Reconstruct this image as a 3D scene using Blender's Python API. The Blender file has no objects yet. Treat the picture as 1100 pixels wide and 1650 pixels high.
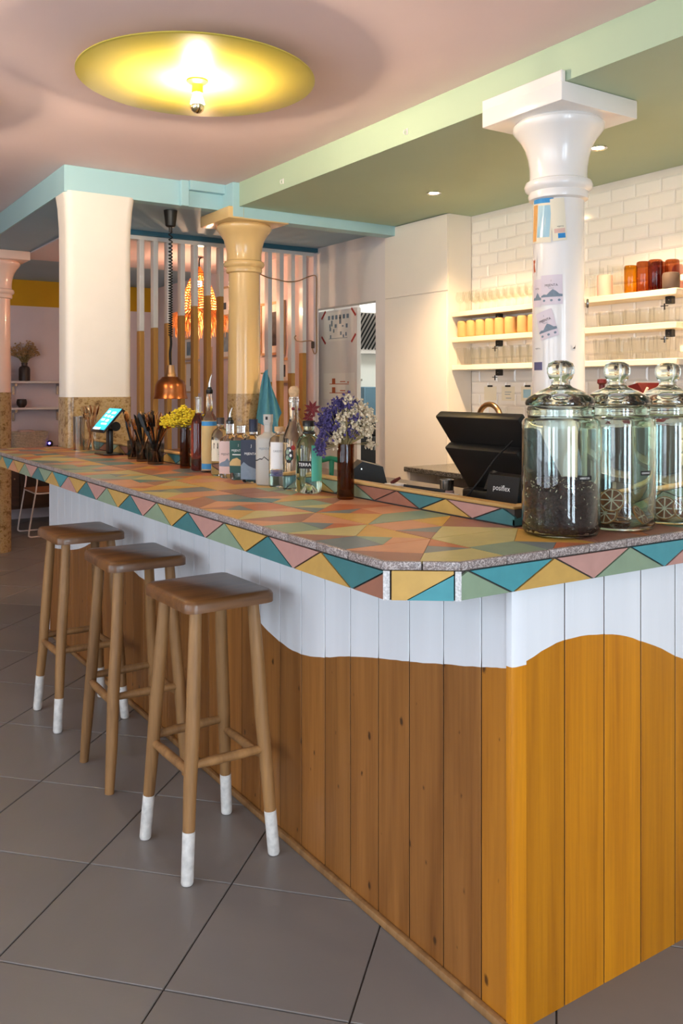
import bpy, bmesh, math, random
from mathutils import Vector, Matrix
random.seed(11)
S = bpy.context.scene
COL = S.collection
PI = math.pi
R = math.radians

# ------------------------------------------------------------------ camera, world, daylight, exposure
cam = bpy.data.cameras.new('camera')
cam_o = bpy.data.objects.new('camera', cam)
COL.objects.link(cam_o)
cam.sensor_width = 36.0
cam.sensor_fit = 'AUTO'
cam.lens = 1400.0 / 1650.0 * 36.0
cam.shift_y = -200.0 / 1650.0
cam.clip_start = 0.05
cam_o.location = (0, 0, 1.45)
cam_o.rotation_euler = (PI / 2, 0, -math.atan2(0.5504, 0.8348))
S.camera = cam_o

w = bpy.data.worlds.new('world')
S.world = w
w.use_nodes = True
bgn = w.node_tree.nodes['Background']
bgn.inputs['Color'].default_value = (0.72, 0.83, 1.0, 1)
bgn.inputs['Strength'].default_value = 1.2


def area_light(name, loc, rot, sx, sy, power, col):
    l = bpy.data.lights.new(name, 'AREA')
    l.shape = 'RECTANGLE'
    l.size = sx
    l.size_y = sy
    l.energy = power
    l.color = col
    o = bpy.data.objects.new(name, l)
    COL.objects.link(o)
    o.location = loc
    o.rotation_euler = rot
    return o


# daylight entering through the shop windows behind the camera
WIN = [(-0.60, 0.08), (0.50, 1.18)]
WZ0, WZ1 = 0.10, 2.50
FRONT_W, SIDE_W = 48.0, 6.6
for a, b in WIN:
    area_light('daylight_window', ((a + b) / 2, -2.78, (WZ0 + WZ1) / 2), (PI / 2, 0, 0), b - a, WZ1 - WZ0, FRONT_W * (b - a), (0.74, 0.88, 1.0))

WINL = [(-1.9, -0.2), (0.4, 2.1), (2.7, 4.4)]
for a, b in WINL:
    area_light('daylight_window', (-3.40, (a + b) / 2, 1.55), (PI / 2, 0, -PI / 2), b - a, 1.9, SIDE_W * (b - a), (0.86, 0.93, 1.0))

S.view_settings.view_transform = 'Standard'
S.view_settings.look = 'None'
S.view_settings.gamma = 1.0
S.view_settings.exposure = 1.6
S.view_settings.use_curve_mapping = False
S.cycles.use_denoising = True
S.cycles.max_bounces = 14
S.cycles.transparent_max_bounces = 40
S.cycles.transmission_bounces = 14
S.cycles.sample_clamp_indirect = 6.0


# ------------------------------------------------------------------ helpers
def hx(h):
    h = h.lstrip('#')
    out = []
    for i in (0, 2, 4):
        c = int(h[i:i + 2], 16) / 255.0
        out.append(c / 12.92 if c <= 0.04045 else ((c + 0.055) / 1.055) ** 2.4)
    return out


MATS = {}


def mat(name, col, rough=0.5, metal=0.0, var=0.06, vscale=5.0, bump=0.0, bscale=60.0, spec=0.5, coat=0.0, emit=0.0, trans=0.0, ior=1.45, stretch=(1, 1, 1), col2=None):
    m = bpy.data.materials.new(name)
    m.use_nodes = True
    nt = m.node_tree
    p = nt.nodes['Principled BSDF']
    c = hx(col) if isinstance(col, str) else list(col)
    p.inputs['Roughness'].default_value = rough
    p.inputs['Metallic'].default_value = metal
    p.inputs['Specular IOR Level'].default_value = spec
    p.inputs['Coat Weight'].default_value = coat
    p.inputs['Coat Roughness'].default_value = 0.08
    p.inputs['Transmission Weight'].default_value = trans
    p.inputs['IOR'].default_value = ior
    tc = nt.nodes.new('ShaderNodeTexCoord')
    mp = nt.nodes.new('ShaderNodeMapping')
    mp.inputs['Scale'].default_value = stretch
    nt.links.new(tc.outputs['Object'], mp.inputs['Vector'])
    if var > 0:
        n = nt.nodes.new('ShaderNodeTexNoise')
        n.inputs['Scale'].default_value = vscale
        n.inputs['Detail'].default_value = 5
        nt.links.new(mp.outputs[0], n.inputs['Vector'])
        r = nt.nodes.new('ShaderNodeValToRGB')
        r.color_ramp.elements[0].position = 0.3
        r.color_ramp.elements[1].position = 0.7
        c2 = hx(col2) if col2 else None
        r.color_ramp.elements[0].color = [x * (1 - var) for x in c] + [1]
        r.color_ramp.elements[1].color = (c2 if c2 else [min(1, x * (1 + var)) for x in c]) + [1]
        nt.links.new(n.outputs['Fac'], r.inputs['Fac'])
        nt.links.new(r.outputs['Color'], p.inputs['Base Color'])
        if emit > 0:
            nt.links.new(r.outputs['Color'], p.inputs['Emission Color'])
    else:
        p.inputs['Base Color'].default_value = c + [1]
        p.inputs['Emission Color'].default_value = c + [1]
    p.inputs['Emission Strength'].default_value = emit
    if bump > 0:
        n2 = nt.nodes.new('ShaderNodeTexNoise')
        n2.inputs['Scale'].default_value = bscale
        n2.inputs['Detail'].default_value = 4
        nt.links.new(mp.outputs[0], n2.inputs['Vector'])
        b = nt.nodes.new('ShaderNodeBump')
        b.inputs['Strength'].default_value = bump
        b.inputs['Distance'].default_value = 0.01
        nt.links.new(n2.outputs['Fac'], b.inputs['Height'])
        nt.links.new(b.outputs[0], p.inputs['Normal'])
    MATS[name] = m
    return m


def wood(name, dark, light, axis=2, rough=0.45, scale=14.0, stretch=0.06, knots=False, bump=0.12, coat=0.0):
    m = bpy.data.materials.new(name)
    m.use_nodes = True
    nt = m.node_tree
    L = nt.links.new
    p = nt.nodes['Principled BSDF']
    p.inputs['Roughness'].default_value = rough
    p.inputs['Coat Weight'].default_value = coat
    tc = nt.nodes.new('ShaderNodeTexCoord')
    oi = nt.nodes.new('ShaderNodeObjectInfo')
    mul = nt.nodes.new('ShaderNodeMath')
    mul.operation = 'MULTIPLY'
    mul.inputs[1].default_value = 37.0
    L(oi.outputs['Random'], mul.inputs[0])
    add = nt.nodes.new('ShaderNodeVectorMath')
    add.operation = 'ADD'
    L(tc.outputs['Object'], add.inputs[0])
    L(mul.outputs[0], add.inputs[1])
    mp = nt.nodes.new('ShaderNodeMapping')
    sc = [1, 1, 1]
    sc[axis] = stretch
    mp.inputs['Scale'].default_value = sc
    L(add.outputs[0], mp.inputs['Vector'])
    n = nt.nodes.new('ShaderNodeTexNoise')
    n.inputs['Scale'].default_value = scale
    n.inputs['Detail'].default_value = 6
    n.inputs['Distortion'].default_value = 0.6
    L(mp.outputs[0], n.inputs['Vector'])
    n3 = nt.nodes.new('ShaderNodeTexNoise')
    n3.inputs['Scale'].default_value = scale * 7
    n3.inputs['Detail'].default_value = 2
    L(mp.outputs[0], n3.inputs['Vector'])
    mx0 = nt.nodes.new('ShaderNodeMath')
    mx0.operation = 'MULTIPLY_ADD'
    mx0.inputs[1].default_value = 0.35
    L(n3.outputs['Fac'], mx0.inputs[0])
    L(n.outputs['Fac'], mx0.inputs[2])
    r = nt.nodes.new('ShaderNodeValToRGB')
    r.color_ramp.elements[0].position = 0.42
    r.color_ramp.elements[1].position = 0.95
    r.color_ramp.elements[0].color = hx(dark) + [1]
    r.color_ramp.elements[1].color = hx(light) + [1]
    L(mx0.outputs[0], r.inputs['Fac'])
    colo = r.outputs['Color']
    # each piece of timber has its own tone
    hs = nt.nodes.new('ShaderNodeHueSaturation')
    mr = nt.nodes.new('ShaderNodeMapRange')
    mr.inputs['To Min'].default_value = 0.86
    mr.inputs['To Max'].default_value = 1.12
    L(oi.outputs['Random'], mr.inputs['Value'])
    L(mr.outputs[0], hs.inputs['Value'])
    L(colo, hs.inputs['Color'])
    colo = hs.outputs['Color']
    if knots:
        v = nt.nodes.new('ShaderNodeTexVoronoi')
        v.inputs['Scale'].default_value = 9.0
        v.voronoi_dimensions = '2D'
        sx_ = nt.nodes.new('ShaderNodeSeparateXYZ')
        L(add.outputs[0], sx_.inputs[0])
        cx_ = nt.nodes.new('ShaderNodeCombineXYZ')
        L(sx_.outputs['Y'], cx_.inputs['X'])
        hz = nt.nodes.new('ShaderNodeMath')
        hz.operation = 'MULTIPLY'
        hz.inputs[1].default_value = 0.6
        L(sx_.outputs['Z'], hz.inputs[0])
        L(hz.outputs[0], cx_.inputs['Y'])
        L(cx_.outputs[0], v.inputs['Vector'])
        rk = nt.nodes.new('ShaderNodeValToRGB')
        rk.color_ramp.elements[0].position = 0.07
        rk.color_ramp.elements[0].color = (1, 1, 1, 1)
        rk.color_ramp.elements[1].position = 0.115
        rk.color_ramp.elements[1].color = (0, 0, 0, 1)
        nk = nt.nodes.new('ShaderNodeTexNoise')
        nk.inputs['Scale'].default_value = 90.0
        L(add.outputs[0], nk.inputs['Vector'])
        dk = nt.nodes.new('ShaderNodeMath')
        dk.operation = 'MULTIPLY_ADD'
        dk.inputs[1].default_value = 0.06
        L(nk.outputs['Fac'], dk.inputs[0])
        L(v.outputs['Distance'], dk.inputs[2])
        sk_ = nt.nodes.new('ShaderNodeSeparateColor')
        L(v.outputs['Color'], sk_.inputs[0])
        dk2 = nt.nodes.new('ShaderNodeMath')
        dk2.operation = 'MULTIPLY_ADD'
        dk2.inputs[1].default_value = 0.075
        L(sk_.outputs[0], dk2.inputs[0])
        L(dk.outputs[0], dk2.inputs[2])
        L(dk2.outputs[0], rk.inputs['Fac'])
        mk = nt.nodes.new('ShaderNodeMix')
        mk.data_type = 'RGBA'
        L(rk.outputs['Color'], mk.inputs[0])
        L(colo, mk.inputs[6])
        mk.inputs[7].default_value = [x * 0.32 for x in hx(dark)] + [1]
        colo = mk.outputs[2]
    L(colo, p.inputs['Base Color'])
    b = nt.nodes.new('ShaderNodeBump')
    b.inputs['Strength'].default_value = bump
    b.inputs['Distance'].default_value = 0.004
    L(mx0.outputs[0], b.inputs['Height'])
    L(b.outputs[0], p.inputs['Normal'])
    MATS[name] = m
    return m


def stone(name, cols, scale=90.0, rough=0.35, soft=False, blotch=0.0):
    """Speckled stone: voronoi grains coloured from a list, broken up by noise."""
    m = bpy.data.materials.new(name)
    m.use_nodes = True
    nt = m.node_tree
    L = nt.links.new
    p = nt.nodes['Principled BSDF']
    p.inputs['Roughness'].default_value = rough
    tc = nt.nodes.new('ShaderNodeTexCoord')
    v = nt.nodes.new('ShaderNodeTexNoise' if soft else 'ShaderNodeTexVoronoi')
    v.inputs['Scale'].default_value = scale
    L(tc.outputs['Object'], v.inputs['Vector'])
    r = nt.nodes.new('ShaderNodeValToRGB')
    if soft:
        v.inputs['Detail'].default_value = 8
        v.inputs['Roughness'].default_value = 0.72
        L(v.outputs['Fac'], r.inputs['Fac'])
        lo, hi = 0.34, 0.66
    else:
        sep = nt.nodes.new('ShaderNodeSeparateColor')
        L(v.outputs['Color'], sep.inputs[0])
        L(sep.outputs[0], r.inputs['Fac'])
        lo, hi = 0.0, 1.0
        r.color_ramp.interpolation = 'CONSTANT'
    k = len(cols)
    while len(r.color_ramp.elements) < k:
        r.color_ramp.elements.new(0.5)
    for i, c in enumerate(cols):
        r.color_ramp.elements[i].position = lo + (hi - lo) * i / (k if not soft else k - 1)
        r.color_ramp.elements[i].color = hx(c) + [1]
    L(r.outputs['Color'], p.inputs['Base Color'])
    MATS[name] = m
    return m


def glass(name, col=(1, 1, 1), rough=0.0, ior=1.45):
    m = bpy.data.materials.new(name)
    m.use_nodes = True
    p = m.node_tree.nodes['Principled BSDF']
    p.inputs['Base Color'].default_value = list(col) + [1]
    p.inputs['Roughness'].default_value = rough
    p.inputs['Transmission Weight'].default_value = 1.0
    p.inputs['IOR'].default_value = ior
    MATS[name] = m
    return m


def thin_glass(name, col=(1, 1, 1), ior=1.45, rough=0.02):
    """Thin-walled glass: tinted see-through sheet with Fresnel reflection."""
    m = bpy.data.materials.new(name)
    m.use_nodes = True
    nt = m.node_tree
    nt.nodes.remove(nt.nodes['Principled BSDF'])
    out = nt.nodes['Material Output']
    t = nt.nodes.new('ShaderNodeBsdfTransparent')
    t.inputs['Color'].default_value = list(col) + [1]
    g = nt.nodes.new('ShaderNodeBsdfGlossy')
    g.inputs['Roughness'].default_value = rough
    f = nt.nodes.new('ShaderNodeFresnel')
    f.inputs['IOR'].default_value = ior
    mx = nt.nodes.new('ShaderNodeMixShader')
    ge = nt.nodes.new('ShaderNodeNewGeometry')
    inv = nt.nodes.new('ShaderNodeMath')
    inv.operation = 'SUBTRACT'
    inv.inputs[0].default_value = 1.0
    nt.links.new(ge.outputs['Backfacing'], inv.inputs[1])
    ml_ = nt.nodes.new('ShaderNodeMath')
    ml_.operation = 'MULTIPLY'
    nt.links.new(f.outputs[0], ml_.inputs[0])
    nt.links.new(inv.outputs[0], ml_.inputs[1])
    nt.links.new(ml_.outputs[0], mx.inputs[0])
    nt.links.new(t.outputs[0], mx.inputs[1])
    nt.links.new(g.outputs[0], mx.inputs[2])
    nt.links.new(mx.outputs[0], out.inputs['Surface'])
    MATS[name] = m
    return m


def M(n):
    return MATS[n]


class MB:
    """Collects shapes; build() links them as ONE mesh object."""

    def __init__(self):
        self.v = []
        self.f = []
        self.mi = []

    def add(self, vs, fs, mi=0):
        o = len(self.v)
        self.v += [tuple(x) for x in vs]
        self.f += [tuple(i + o for i in f) for f in fs]
        self.mi += [mi] * len(fs)
        return self

    def box(self, x0, x1, y0, y1, z0, z1, mi=0):
        vs = [(x, y, z) for z in (z0, z1) for y in (y0, y1) for x in (x0, x1)]
        return self.add(vs, [(0, 2, 3, 1), (4, 5, 7, 6), (0, 1, 5, 4), (2, 6, 7, 3), (0, 4, 6, 2), (1, 3, 7, 5)], mi)

    def rbox(self, x0, x1, y0, y1, z0, z1, b=0.005, seg=2, mi=0, xf=None):
        bm = bmesh.new()
        bmesh.ops.create_cube(bm, size=1.0)
        for v in bm.verts:
            v.co = Vector(((x0 + x1) / 2 + v.co.x * (x1 - x0), (y0 + y1) / 2 + v.co.y * (y1 - y0), (z0 + z1) / 2 + v.co.z * (z1 - z0)))
        bmesh.ops.bevel(bm, geom=bm.edges[:], offset=b, segments=seg, affect='EDGES', profile=0.5)
        return self.bm(bm, mi, xf)

    def bm(self, bm, mi=0, xf=None):
        bm.verts.index_update()
        vs = [(xf @ v.co if xf else v.co.copy()) for v in bm.verts]
        fs = [[v.index for v in f.verts] for f in bm.faces]
        bm.free()
        return self.add(vs, fs, mi)

    def sphere(self, c, r, sub=1, mi=0, sc=(1, 1, 1)):
        bm = bmesh.new()
        bmesh.ops.create_icosphere(bm, subdivisions=sub, radius=1.0)
        for v in bm.verts:
            v.co = Vector((c[0] + v.co.x * r * sc[0], c[1] + v.co.y * r * sc[1], c[2] + v.co.z * r * sc[2]))
        return self.bm(bm, mi)

    def lathe(self, prof, seg=32, c=(0, 0, 0), mi=0, closed=False, n=None, rot=0.0):
        """prof: (r, z) list. n: superellipse exponent for squarish cross-sections."""
        vs = []
        for (r, z) in prof:
            for k in range(seg):
                a = 2 * PI * k / seg
                q = r
                if n and r > 1e-6:
                    q = r / (abs(math.cos(a)) ** n + abs(math.sin(a)) ** n) ** (1.0 / n)
                vs.append((c[0] + q * math.cos(a + rot), c[1] + q * math.sin(a + rot), c[2] + z))
        fs = []
        m = len(prof)
        for i in range(m if closed else m - 1):
            j = (i + 1) % m
            for k in range(seg):
                k2 = (k + 1) % seg
                fs.append((i * seg + k, i * seg + k2, j * seg + k2, j * seg + k))
        if not closed:
            if prof[0][0] > 1e-6:
                fs.append(tuple(reversed(range(seg))))
            if prof[-1][0] > 1e-6:
                fs.append(tuple(range((m - 1) * seg, m * seg)))
        return self.add(vs, fs, mi)

    def tube(self, pts, r, seg=8, mi=0, cap=True, loop=False):
        pts = [Vector(p) for p in pts]
        n = len(pts)
        rs = r if isinstance(r, (list, tuple)) else [r] * n
        vs = []
        prev = None
        for i, p in enumerate(pts):
            if loop:
                d = pts[(i + 1) % n] - pts[i - 1]
            else:
                d = pts[min(i + 1, n - 1)] - pts[max(i - 1, 0)]
            d.normalize()
            if prev is None:
                a = Vector((0, 0, 1)) if abs(d.z) < 0.9 else Vector((1, 0, 0))
                u = d.cross(a).normalized()
            else:
                u = (prev - d * prev.dot(d)).normalized()
            prev = u
            v = d.cross(u)
            for k in range(seg):
                t = 2 * PI * k / seg
                vs.append(p + (u * math.cos(t) + v * math.sin(t)) * rs[i])
        fs = []
        for i in range(n if loop else n - 1):
            j = (i + 1) % n
            for k in range(seg):
                k2 = (k + 1) % seg
                fs.append((i * seg + k, i * seg + k2, j * seg + k2, j * seg + k))
        if cap and not loop:
            fs.append(tuple(reversed(range(seg))))
            fs.append(tuple(range((n - 1) * seg, n * seg)))
        return self.add(vs, fs, mi)

    def prism(self, poly, z0, z1, mi=0, xf=None):
        n = len(poly)
        ar = sum(poly[i][0] * poly[(i + 1) % n][1] - poly[(i + 1) % n][0] * poly[i][1] for i in range(n))
        if ar < 0:
            poly = list(reversed(poly))
        vs = [Vector((x, y, z0)) for x, y in poly] + [Vector((x, y, z1)) for x, y in poly]
        if xf:
            vs = [xf @ v for v in vs]
        fs = [tuple(reversed(range(n))), tuple(range(n, 2 * n))]
        for i in range(n):
            j = (i + 1) % n
            fs.append((i, j, n + j, n + i))
        return self.add(vs, fs, mi)

    def mesh(self, name, mats, smooth=True):
        me = bpy.data.meshes.new(name)
        me.from_pydata(self.v, [], self.f)
        mats = mats if isinstance(mats, (list, tuple)) else [mats]
        for m in mats:
            me.materials.append(M(m) if isinstance(m, str) else m)
        me.polygons.foreach_set('material_index', self.mi)
        if smooth:
            me.polygons.foreach_set('use_smooth', [True] * len(me.polygons))
            me.set_sharp_from_angle(angle=R(38))
        me.update()
        return me

    def build(self, name, mats, parent=None, loc=None, rot=None, smooth=True):
        return link(name, self.mesh(name, mats, smooth), parent, loc, rot)


def link(name, me, parent=None, loc=None, rot=None):
    o = bpy.data.objects.new(name, me)
    COL.objects.link(o)
    if parent:
        o.parent = parent
    if loc is not None:
        o.location = loc
    if rot is not None:
        o.rotation_euler = rot
    return o


def tag(o, label=None, cat=None, group=None, kind=None):
    if label:
        o['label'] = label
    if cat:
        o['category'] = cat
    if group:
        o['group'] = group
    if kind:
        o['kind'] = kind
    return o


def thing(name, label, cat, loc=(0, 0, 0), rz=0.0, group=None, kind=None):
    o = bpy.data.objects.new(name, None)
    o.empty_display_size = 0.1
    COL.objects.link(o)
    o.location = loc
    o.rotation_euler = (0, 0, rz)
    return tag(o, label, cat, group, kind)


def copy_tree(o, parent=None):
    c = o.copy()
    COL.objects.link(c)
    if parent:
        c.parent = parent
    for ch in list(o.children):
        copy_tree(ch, c)
    return c


def dup(o, loc, rz=None, label=None, group=None):
    c = copy_tree(o)
    c.location = loc
    if rz is not None:
        c.rotation_euler = (0, 0, rz)
    if label:
        c['label'] = label
    if group:
        c['group'] = group
    return c


def struct(name, mb, mats, label=None, cat=None, parent=None, smooth=False):
    o = mb.build(name, mats, parent, smooth=smooth)
    if not parent:
        o['kind'] = 'structure'
        if label:
            o['label'] = label
        if cat:
            o['category'] = cat
    return o


def text_geo(body, size, align='CENTER'):
    c = bpy.data.curves.new('t', 'FONT')
    c.body = body
    c.size = size
    c.align_x = align
    c.align_y = 'CENTER'
    c.resolution_u = 2
    o = bpy.data.objects.new('t', c)
    COL.objects.link(o)
    me = bpy.data.meshes.new_from_object(o)
    vs = [v.co.copy() for v in me.vertices]
    fs = [tuple(p.vertices) for p in me.polygons]
    bpy.data.objects.remove(o)
    bpy.data.curves.remove(c)
    bpy.data.meshes.remove(me)
    return vs, fs


def cyl_map(vs, r, ac, zc):
    """wrap flat (x right, y up) points round a cylinder, centred on angle ac; +x runs to the viewer's right (increasing angle seen from outside)."""
    return [(r * math.cos(ac + v[0] / r), r * math.sin(ac + v[0] / r), zc + v[1]) for v in vs]


def cyl_patch(mb, r, ac, w_, z0, z1, mi=0, seg=10, n=None):
    vs, fs = [], []
    for k in range(seg + 1):
        a = ac + (k / seg - 0.5) * w_ / r
        for z in (z0, z1):
            vs.append((r * math.cos(a), r * math.sin(a), z))
    for k in range(seg):
        fs.append((2 * k, 2 * k + 2, 2 * k + 3, 2 * k + 1))
    mb.add(vs, fs, mi)
    return mb


def catmull(pts, x):
    """value at x of a smooth curve through (x, y) points sorted by x"""
    if x <= pts[0][0]:
        return pts[0][1]
    if x >= pts[-1][0]:
        return pts[-1][1]
    for i in range(len(pts) - 1):
        x0, y0 = pts[i]
        x1, y1 = pts[i + 1]
        if x0 <= x <= x1:
            m0 = (y1 - pts[i - 1][1]) / (x1 - pts[i - 1][0]) if i > 0 else (y1 - y0) / (x1 - x0)
            m1 = (pts[i + 2][1] - y0) / (pts[i + 2][0] - x0) if i < len(pts) - 2 else (y1 - y0) / (x1 - x0)
            h = x1 - x0
            t = (x - x0) / h
            return (2 * t ** 3 - 3 * t * t + 1) * y0 + (t ** 3 - 2 * t * t + t) * h * m0 + (-2 * t ** 3 + 3 * t * t) * y1 + (t ** 3 - t * t) * h * m1


def smooth_path(pts, k=6):
    """Catmull-Rom through 3-D points"""
    P_ = [Vector(p) for p in pts]
    out = []
    for i in range(len(P_) - 1):
        a = P_[max(i - 1, 0)]
        b = P_[i]
        c = P_[i + 1]
        d = P_[min(i + 2, len(P_) - 1)]
        for j in range(k):
            t = j / k
            out.append(0.5 * ((2 * b) + (c - a) * t + (2 * a - 5 * b + 4 * c - d) * t * t + (3 * b - a - 3 * c + d) * t ** 3))
    out.append(P_[-1])
    return out


# ------------------------------------------------------------------ materials
mat('ceiling_pink', '#f3d7d2', 0.75, var=0.03, vscale=1.5)
mat('paint_green', '#adc0a4', 0.6, var=0.03, vscale=2)
mat('paint_cyan', '#a6ccd2', 0.55, var=0.03, vscale=2)
mat('paint_cyan_shaded', '#9db9c9', 0.6, var=0.03, vscale=2)  # same paint as the cyan casing, shade of the underside put into the colour
mat('paint_teal_dark', '#2d5f73', 0.6)
mat('wall_white', '#e6e0dc', 0.7, var=0.02, bump=0.05, bscale=30)
mat('wall_warm', '#efe6da', 0.65, var=0.02, bump=0.06, bscale=20)
mat('wall_lilac', '#dccfd2', 0.7, var=0.02)
mat('wall_yellow', '#c99a08', 0.7, var=0.04)
mat('cabinet_white', '#eee6da', 0.45, var=0.01)
mat('tile_white', '#f1ebe2', 0.12, var=0.03, vscale=1.0, coat=0.3)
mat('grout_white', '#e6ded2', 0.8)
mat('floor_tile', '#7d7874', 0.34, var=0.10, vscale=2.2, bump=0.02, bscale=140, stretch=(1, 0.35, 1))
mat('floor_grout', '#3d3833', 0.8)
mat('col_white', '#ece7e2', 0.22, var=0.02, coat=0.3)
mat('col_cream', '#dbb97f', 0.22, var=0.03, coat=0.3)
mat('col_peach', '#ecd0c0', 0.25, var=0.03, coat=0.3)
stone('marble_brown', ['#64492a', '#8a6c42', '#a3855a', '#b89c70', '#a1834f', '#77592f'], 22.0, 0.25, soft=True)
stone('granite_edge', ['#8d807c', '#a89b96', '#6f6463', '#b9aeaa', '#7b6d68'], 420.0, 0.4)
stone('granite_top', ['#3a3733', '#6f6a63', '#54504a', '#8d877d', '#2a2826'], 300.0, 0.25)
mat('grout_dark', '#4b4541', 0.8, var=0.1)
wood('pine_left', '#7a4a1c', '#a56d33', 2, 0.42, 16, 0.05, knots=True, bump=0.15, coat=0.1)
wood('pine_orange', '#ad6703', '#da8e10', 2, 0.4, 20, 0.035, knots=False, bump=0.2, coat=0.1)
wood('pine_mid', '#96590f', '#bd7b22', 2, 0.42, 14, 0.05, knots=True, bump=0.15, coat=0.1)
mat('board_white', '#e4e6ea', 0.5, var=0.05, vscale=8, bump=0.12, bscale=30, stretch=(1, 1, 0.08))
wood('stool_seat', '#4d3019', '#8a5c31', 0, 0.38, 12, 0.1, bump=0.1, coat=0.15)
wood('stool_leg', '#72502e', '#a97d4c', 2, 0.5, 14, 0.08, bump=0.2)
mat('joint_dark', '#5a4128', 0.8, var=0.1)
mat('sock_white', '#d9d5cf', 0.6, var=0.18, vscale=45)
wood('shelf_wood', '#e3d3b5', '#f2e7d2', 1, 0.5, 8, 0.08, bump=0.03)
wood('trim_pine', '#b98e4e', '#d6ae6d', 1, 0.45, 10, 0.08)
wood('slat_wood', '#a4742c', '#c4934a', 2, 0.45, 16, 0.05, bump=0.1)
wood('dark_wood', '#2b1c15', '#4a3022', 0, 0.4, 10, 0.1)
wood('chair_wood', '#7a4526', '#a0653a', 0, 0.45, 10, 0.1)
wood('frame_wood', '#c09a70', '#d8b88e', 2, 0.5, 10, 0.1)
mat('slat_white', '#d9d6d2', 0.35, var=0.02, coat=0.2)
mat('t_mustard', '#c29a52', 0.42, var=0.06, vscale=30, coat=0.1)
mat('t_yellow', '#cda048', 0.42, var=0.05, vscale=30, coat=0.1)
mat('t_olive', '#bfb374', 0.42, var=0.05, vscale=30, coat=0.1)
mat('t_sage', '#869a80', 0.42, var=0.05, vscale=30, coat=0.1)
mat('t_teal', '#40777a', 0.42, var=0.06, vscale=30, coat=0.1)
mat('t_tealbright', '#469098', 0.42, var=0.06, vscale=30, coat=0.1)
mat('t_pink', '#b98c82', 0.42, var=0.05, vscale=30, coat=0.1)
mat('t_salmon', '#cd8f66', 0.42, var=0.05, vscale=30, coat=0.1)
mat('t_orange', '#bb6a40', 0.42, var=0.05, vscale=30, coat=0.1)
mat('t_brown', '#9d6a55', 0.42, var=0.06, vscale=30, coat=0.1)
mat('t_grey', '#6d7a7c', 0.42, var=0.06, vscale=30, coat=0.1)
mat('terrazzo', '#c9c6c4', 0.5, var=0.3, vscale=220)
mat('lamp_yellow', '#cdb94e', 0.30, var=0.02, coat=0.2)
mat('brass_yellow', '#d3ab1e', 0.35, var=0.02)
mat('mirror_gold', '#e8d9a8', 0.12, metal=1.0, var=0)
mat('bulb_glow', (1.0, 0.86, 0.62), 0.5, var=0, emit=45.0)
mat('spot_glow', (1.0, 0.85, 0.62), 0.5, var=0, emit=30.0)
mat('copper', '#a8693f', 0.28, metal=1.0, var=0.12, vscale=12)
mat('black_plastic', '#1b1917', 0.42, var=0.05)
mat('black_gloss', '#151412', 0.3, var=0.05)
mat('black_matte', '#141210', 0.7, var=0.05)
mat('steel', '#b9b4ad', 0.22, metal=1.0, var=0.05)
mat('chrome', '#d8d8d8', 0.08, metal=1.0, var=0.0)
mat('steel_warm', '#b0906e', 0.28, metal=1.0, var=0.03)
mat('white_metal', '#e8ddd6', 0.35, var=0.01)
mat('paper', '#eeeae4', 0.8, var=0.02)
mat('paper_cream', '#e6dcc4', 0.8, var=0.02)
mat('paper_pink', '#dccfd6', 0.75, var=0.02)
mat('ink_dark', '#33302f', 0.8, var=0)
mat('ink_grey', '#7d8b98', 0.8, var=0.1, vscale=60)
mat('ink_red', '#a8322c', 0.7, var=0.05)
mat('ink_rust', '#b8603a', 0.7, var=0.05)
mat('ink_blue', '#2f86c4', 0.7, var=0.05)
mat('ink_white', '#efece6', 0.7, var=0)
mat('ink_violet', '#5b5a80', 0.7, var=0.05)
mat('ink_orange', '#d9a15a', 0.7, var=0.1, vscale=40)
mat('towel_blue', '#4d8aa0', 0.9, var=0.08, vscale=40, bump=0.4, bscale=220)
def straw_mat(name, col):
    m = mat(name, col, 0.7, var=0.2, vscale=40)
    nt = m.node_tree
    p = nt.nodes['Principled BSDF']
    tr = nt.nodes.new('ShaderNodeBsdfTranslucent')
    tr.inputs['Color'].default_value = hx(col) + [1]
    mx = nt.nodes.new('ShaderNodeMixShader')
    mx.inputs[0].default_value = 0.45
    nt.links.new(p.outputs[0], mx.inputs[1])
    nt.links.new(tr.outputs[0], mx.inputs[2])
    nt.links.new(mx.outputs[0], nt.nodes['Material Output'].inputs['Surface'])


straw_mat('rattan', '#cf9250')
straw_mat('straw', '#e2b474')
mat('cup_tan', '#c99c63', 0.75, var=0.04, vscale=12)
mat('cup_dark', '#5b4a40', 0.7, var=0.08)
mat('cup_pink', '#dcb4a4', 0.7, var=0.05)
mat('green_plastic', '#1f7a55', 0.4, var=0.05)
mat('red_plastic', '#571110', 0.35, var=0.05)
mat('tape_blue', '#35a0c4', 0.5, var=0.03)
mat('blue_grey', '#5e7c8e', 0.5, var=0.05)
mat('blue_glassy', '#9fc3d2', 0.2, var=0.05)
mat('tea', '#3a1a18', 0.85, var=0.6, vscale=160, bump=1.0, bscale=120)
mat('tea_flake', '#5a2b24', 0.8, var=0.4, vscale=60)
mat('citrus_rind', '#b5702a', 0.6, var=0.25, vscale=60)
mat('citrus_flesh', '#8a4a20', 0.5, var=0.4, vscale=90)
mat('citrus_pith', '#e6d3b4', 0.7, var=0.1, vscale=60)
mat('petal_yellow', '#eec80e', 0.7, var=0.2, vscale=90, col2='#fbe23a')
mat('petal_purple', '#4d4272', 0.8, var=0.35, vscale=120)
mat('petal_white', '#d3c2a4', 0.8, var=0.2, vscale=120)
mat('petal_red', '#6f1d20', 0.7, var=0.25, vscale=60)
mat('dry_stem', '#8a7a4e', 0.8, var=0.2, vscale=60)
mat('dry_flower', '#b8966a', 0.85, var=0.3, vscale=60)
mat('cork', '#c9a277', 0.85, var=0.15, vscale=120)
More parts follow.
